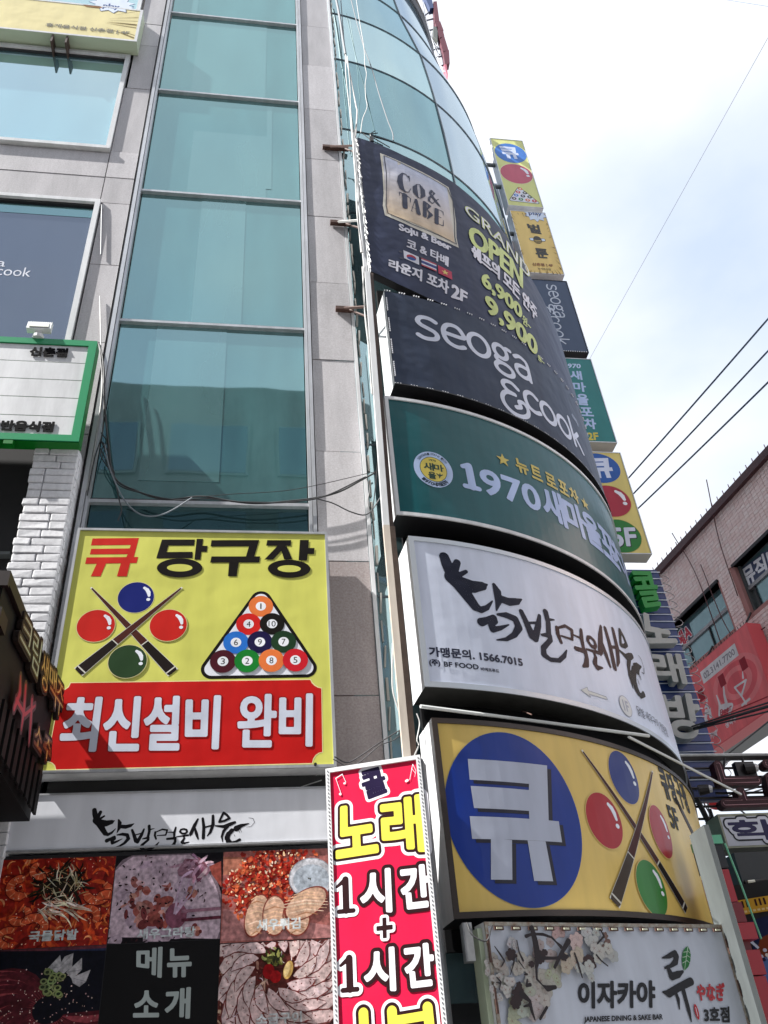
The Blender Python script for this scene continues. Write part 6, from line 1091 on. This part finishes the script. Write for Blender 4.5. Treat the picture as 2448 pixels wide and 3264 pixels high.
# --- red hanging banner sign on the tiled building
RBP = Plane(BP.pt(0, 0, .34), phi); RBP.n = BP.n; rb_ = thing('red_bar_sign', 'coral red bar sign with white phone number plate and drink icons on the tiled building', 'sign', BP.pt(4, 8, .3)); f4 = Z(1950, 1800, 3.331)
TLr, TRr, BLr = RBP.inv((2188, 2142)), RBP.inv((2380, 1990)), RBP.inv((2262, 2398)); BRr = RBP.inv((2448, 2290)); print('red sign', TLr, TRr, BLr, BRr)
sN, sF = TRr[0], TLr[0]+1.5; zt1, zt0_ = (TLr[1]+TRr[1])/2, BLr[1]
def rbox(s0, s1, z0, z1, d0, d1): p = [RBP.pt(s0, z0, d1), RBP.pt(s1, z0, d1), RBP.pt(s1, z0, d0), RBP.pt(s0, z0, d0), RBP.pt(s0, z1, d1), RBP.pt(s1, z1, d1), RBP.pt(s1, z1, d0), RBP.pt(s0, z1, d0)]; return MB().hexa(p)
rbox(sN, sF, zt0_, zt1, -.3, 0).build('cabinet', mat('coral_red', (.85, .12, .14), .4), rb_)
a = Art(RBP, .001); a.poly([(sN+.02, zt0_+.02), (sF-.02, zt0_+.02), (sF-.02, zt1-.02), (sN+.02, zt1-.02)], '#ff7c80'); ct = RBP.inv(f4((1330, 1250))[0])
for r in (.75, .6, .45, .3): a.ell(ct, r*1.0, r*.62, '#ff8e90' if int(r*100) % 2 else '#f46a72', 40)
Q = q_px(RBP, f4((935, 1125), (1312, 848), (1348, 962), (975, 1268))); zA, zB = (Q[0][1]+Q[1][1])/2, (Q[2][1]+Q[3][1])/2; sL_, sR_ = (Q[0][0]+Q[3][0])/2, (Q[1][0]+Q[2][0])/2
a.poly([(sL_, zA), (sR_, zA), (sR_, zB), (sL_, zB)], '#f0eef0'); m_s = (sL_-sR_)*.06; m_z = (zA-zB)*.25; letter(a, '02.3141.7700', [(sL_-m_s, zA-m_z), (sR_+m_s, zA-m_z), (sR_+m_s, zB+m_z), (sL_-m_s, zB+m_z)], [(0, '#9c969c')], .004, 26)
kr = abs(RBP.inv(f4((1300, 1300))[0])[0]-RBP.inv(f4((1400, 1300))[0])[0])/100*.8
ic = [[(1305, 1305, 12), (1428, 1222, 12), (1378, 1392, 14), (1310, 1310, 12)], [(1378, 1392, 13), (1428, 1475, 13)], [(1385, 1492, 14), (1465, 1425, 14)], [(1395, 1200, 16), (1390, 1135, 8)], [(1115, 1390, 10), (1140, 1460, 16), (1150, 1500, 24)], [(1190, 1300, 12), (1195, 1380, 18), (1215, 1460, 26)], [(1150, 1600, 30), (1155, 1520, 34), (1220, 1500, 34), (1275, 1490, 26), (1250, 1570, 26)], [(1000, 1620, 24), (1005, 1560, 30), (1040, 1560, 26), (1050, 1610, 26)], [(990, 1520, 10), (1010, 1490, 22), (1035, 1540, 10)], [(1005, 1440, 14), (1015, 1450, 14)], [(960, 1640, 20), (1010, 1660, 26)]]
strokes(a, px_strokes(RBP, f4, ic, kr*1.7), [(0, '#f4eef0')], cell=.012); letter(a, 'Beer', q_px(RBP, f4((1150, 1545), (1272, 1470), (1278, 1535), (1155, 1610))), [(0, '#c04858')], .004, 24)
for x, y in ((1400, 1052), (1172, 1228), (952, 1385)): c_ = RBP.inv(f4((x, y))[0]); a.poly([(c_[0]-.09, c_[1]-.11), (c_[0]+.09, c_[1]-.11), (c_[0]+.09, c_[1]+.11), (c_[0]-.09, c_[1]+.11)], '#a41c30')
letter(a, '생맥주', q_px(RBP, f4((1200, 1680), (1320, 1600), (1330, 1660), (1215, 1745))), [(0, '#f2e8ea')], .01, 24); letter(a, '카페', q_px(RBP, f4((1040, 1790), (1110, 1750), (1125, 1820), (1055, 1860))), [(0, '#f2e8ea')], .01, 24)
a.strip([RBP.inv(f4((900, 1720))[0]), RBP.inv(f4((1659, 1400))[0])], [.02, .02], '#b02434'); a.build('face_panel', rb_, MATTP)
for s in (sN+.2, sN+1.5, sN+2.9): MB().tube([RBP.pt(s, zt1+.02, -.1), RBP.pt(s-.02, zt1+.34, -.35)], .02, 5).build('stay', BLACK, rb_)
mb = MB()
for s in np.arange(sN, sF, .09): mb.tube([RBP.pt(s, zt1, -.02), RBP.pt(s, zt1+.06, -.02)], .008, 4)
mb.build('top_studs', BLACK, rb_)['kind'] = 'stuff'
# --- overhead wires
def wire(label, A, B, r, m_=None, sag=.0, n=10, group='overhead wires above the alley'):
    A, B = np.array(A, float), np.array(B, float); P = []
    for i in range(n+1): t = i/n; p = A+(B-A)*t; p[2] -= sag*4*t*(1-t); P.append(p)
    return tag(MB().tube(P, r, 5).build('overhead_wire', m_ or mat('wire_blue_grey', (.06, .10, .16), .5)), label, 'wire', group)
def wpt(px, yr): d = ray(px); return CAM+d*(yr/d[1])
for lb_, pa, pb3, r in (('upper of the three parallel wires crossing the sky to the right', (1995, 1532), (2448, 1010), .016), ('middle of the three parallel wires crossing the sky to the right', (2012, 1580), (2448, 1112), .015), ('lowest of the three parallel wires crossing the sky to the right', (2028, 1625), (2448, 1212), .015)):
    A, B = wpt(pa, 12), wpt(pb3, 8); wire(lb_, A+(A-B)*.1, B+(B-A)*.8, r, sag=.03)
A, B = wpt((1878, 1147), 14), wpt((2448, 120), 6); wire('hair-thin pale wire rising from the side signs to the right edge', A, B+(B-A)*.3, .0045, mat('wire_pale', (.45, .45, .46), .5))
A, B = wpt((2320, 0), 9), wpt((2448, 20), 8); wire('short dark wire clipping the top right corner of the sky', A+(A-B)*2, B+(B-A)*2, .008)
for i, (pa, pb3, r) in enumerate((((2245, 2312), (2448, 2252), .017), ((2245, 2318), (2448, 2268), .010), ((2240, 2305), (2448, 2240), .010))): A, B = wpt(pa, 9.0), wpt(pb3, 7.5); wire(('thickest black service cable crossing the red bar sign', 'lower thin service cable crossing the red bar sign', 'upper thin service cable crossing the red bar sign')[i], A+(A-B)*1, B+(B-A)*2, r, RUBBER, group='service cables before the red sign')
lowlab = ['wire slanting behind the upper rails of the neon rack', 'wire slanting down behind the neon rack beside the lanterns', 'nearly level wire behind the middle of the neon rack', 'steep thin wire behind the neon rack near the blue panel', 'thin wire crossing the bright gap above the white letter sign', 'thin wire low in the bright gap left of the white letter sign']
for i, (pa, pb3) in enumerate((((2200, 2500), (2300, 2420)), ((2225, 2480), (2330, 2560)), ((2290, 2545), (2448, 2500)), ((2235, 2400), (2262, 2600)), ((2370, 2535), (2448, 2510)), ((2205, 2490), (2260, 2590)))): A, B = wpt(pa, 14), wpt(pb3, 12); wire(lowlab[i], A+(A-B)*1.5, B+(B-A)*1.5, .012, RUBBER, group='tangled wires behind the neon rack')
# --- rooftop sign
RS = Plane((0, 2.5, 0)); rf = thing('rooftop_sign', 'rooftop lettering rack in dark red and blue with an open steel truss', 'sign', (4, 2.5, 20)); RD = mat('roof_red', (.12, .015, .03), .5); zr_ = Z(1250, 0, 4.1475)
def rbx(pts, m_, nm, d=.15): q = [RS.inv(p) for p in zr_(*pts)]; MB().hexa([(q[3][0], 2.5, q[3][1]), (q[2][0], 2.5, q[2][1]), (q[2][0], 2.5+d, q[2][1]), (q[3][0], 2.5+d, q[3][1]), (q[0][0], 2.5, q[0][1]), (q[1][0], 2.5, q[1][1]), (q[1][0], 2.5+d, q[1][1]), (q[0][0], 2.5+d, q[0][1])]).build(nm, m_, rf)
rbx([(545, 20), (590, 15), (625, 280), (560, 290)], RD, 'letter'); rbx([(565, 290), (635, 280), (680, 400), (600, 410)], RD, 'letter'); rbx([(600, 410), (672, 405), (690, 470), (625, 520)], RD, 'letter'); rbx([(625, 500), (690, 480), (745, 660), (675, 690)], RD, 'letter'); rbx([(675, 680), (752, 660), (762, 835), (700, 850)], RD, 'letter')
rbx([(685, 850), (718, 850), (740, 1010), (722, 980)], mat('pink_tube', (.55, .15, .2), .5), 'letter_end'); rbx([(400, -120), (520, -40), (548, 100), (500, 110)], mat('roof_blue', (.03, .06, .16), .5), 'blue_letter'); rbx([(545, 350), (600, 350), (600, 530), (545, 470)], mat('lamp_grey', (.12, .13, .12), .5), 'floodlight')
for pts in ([(400, -50), (450, 200), (540, 480), (650, 810), (700, 900)], [(330, -50), (430, 160), (480, 350), (520, 560)], [(430, 160), (500, 100)], [(460, 215), (560, 190)], [(480, 350), (560, 330)], [(560, 600), (640, 585)], [(600, 700), (665, 685)], [(655, 815), (700, 800)], [(580, 560), (640, 660)], [(440, 180), (460, 350), (600, 560), (640, 590)]):
    q = [RS.inv(p) for p in zr_(*pts)]; MB().tube([(p[0], 2.6, p[1]) for p in q], .022, 4).build('truss_bar', mat('truss_grey', (.16, .19, .24), .5), rf)
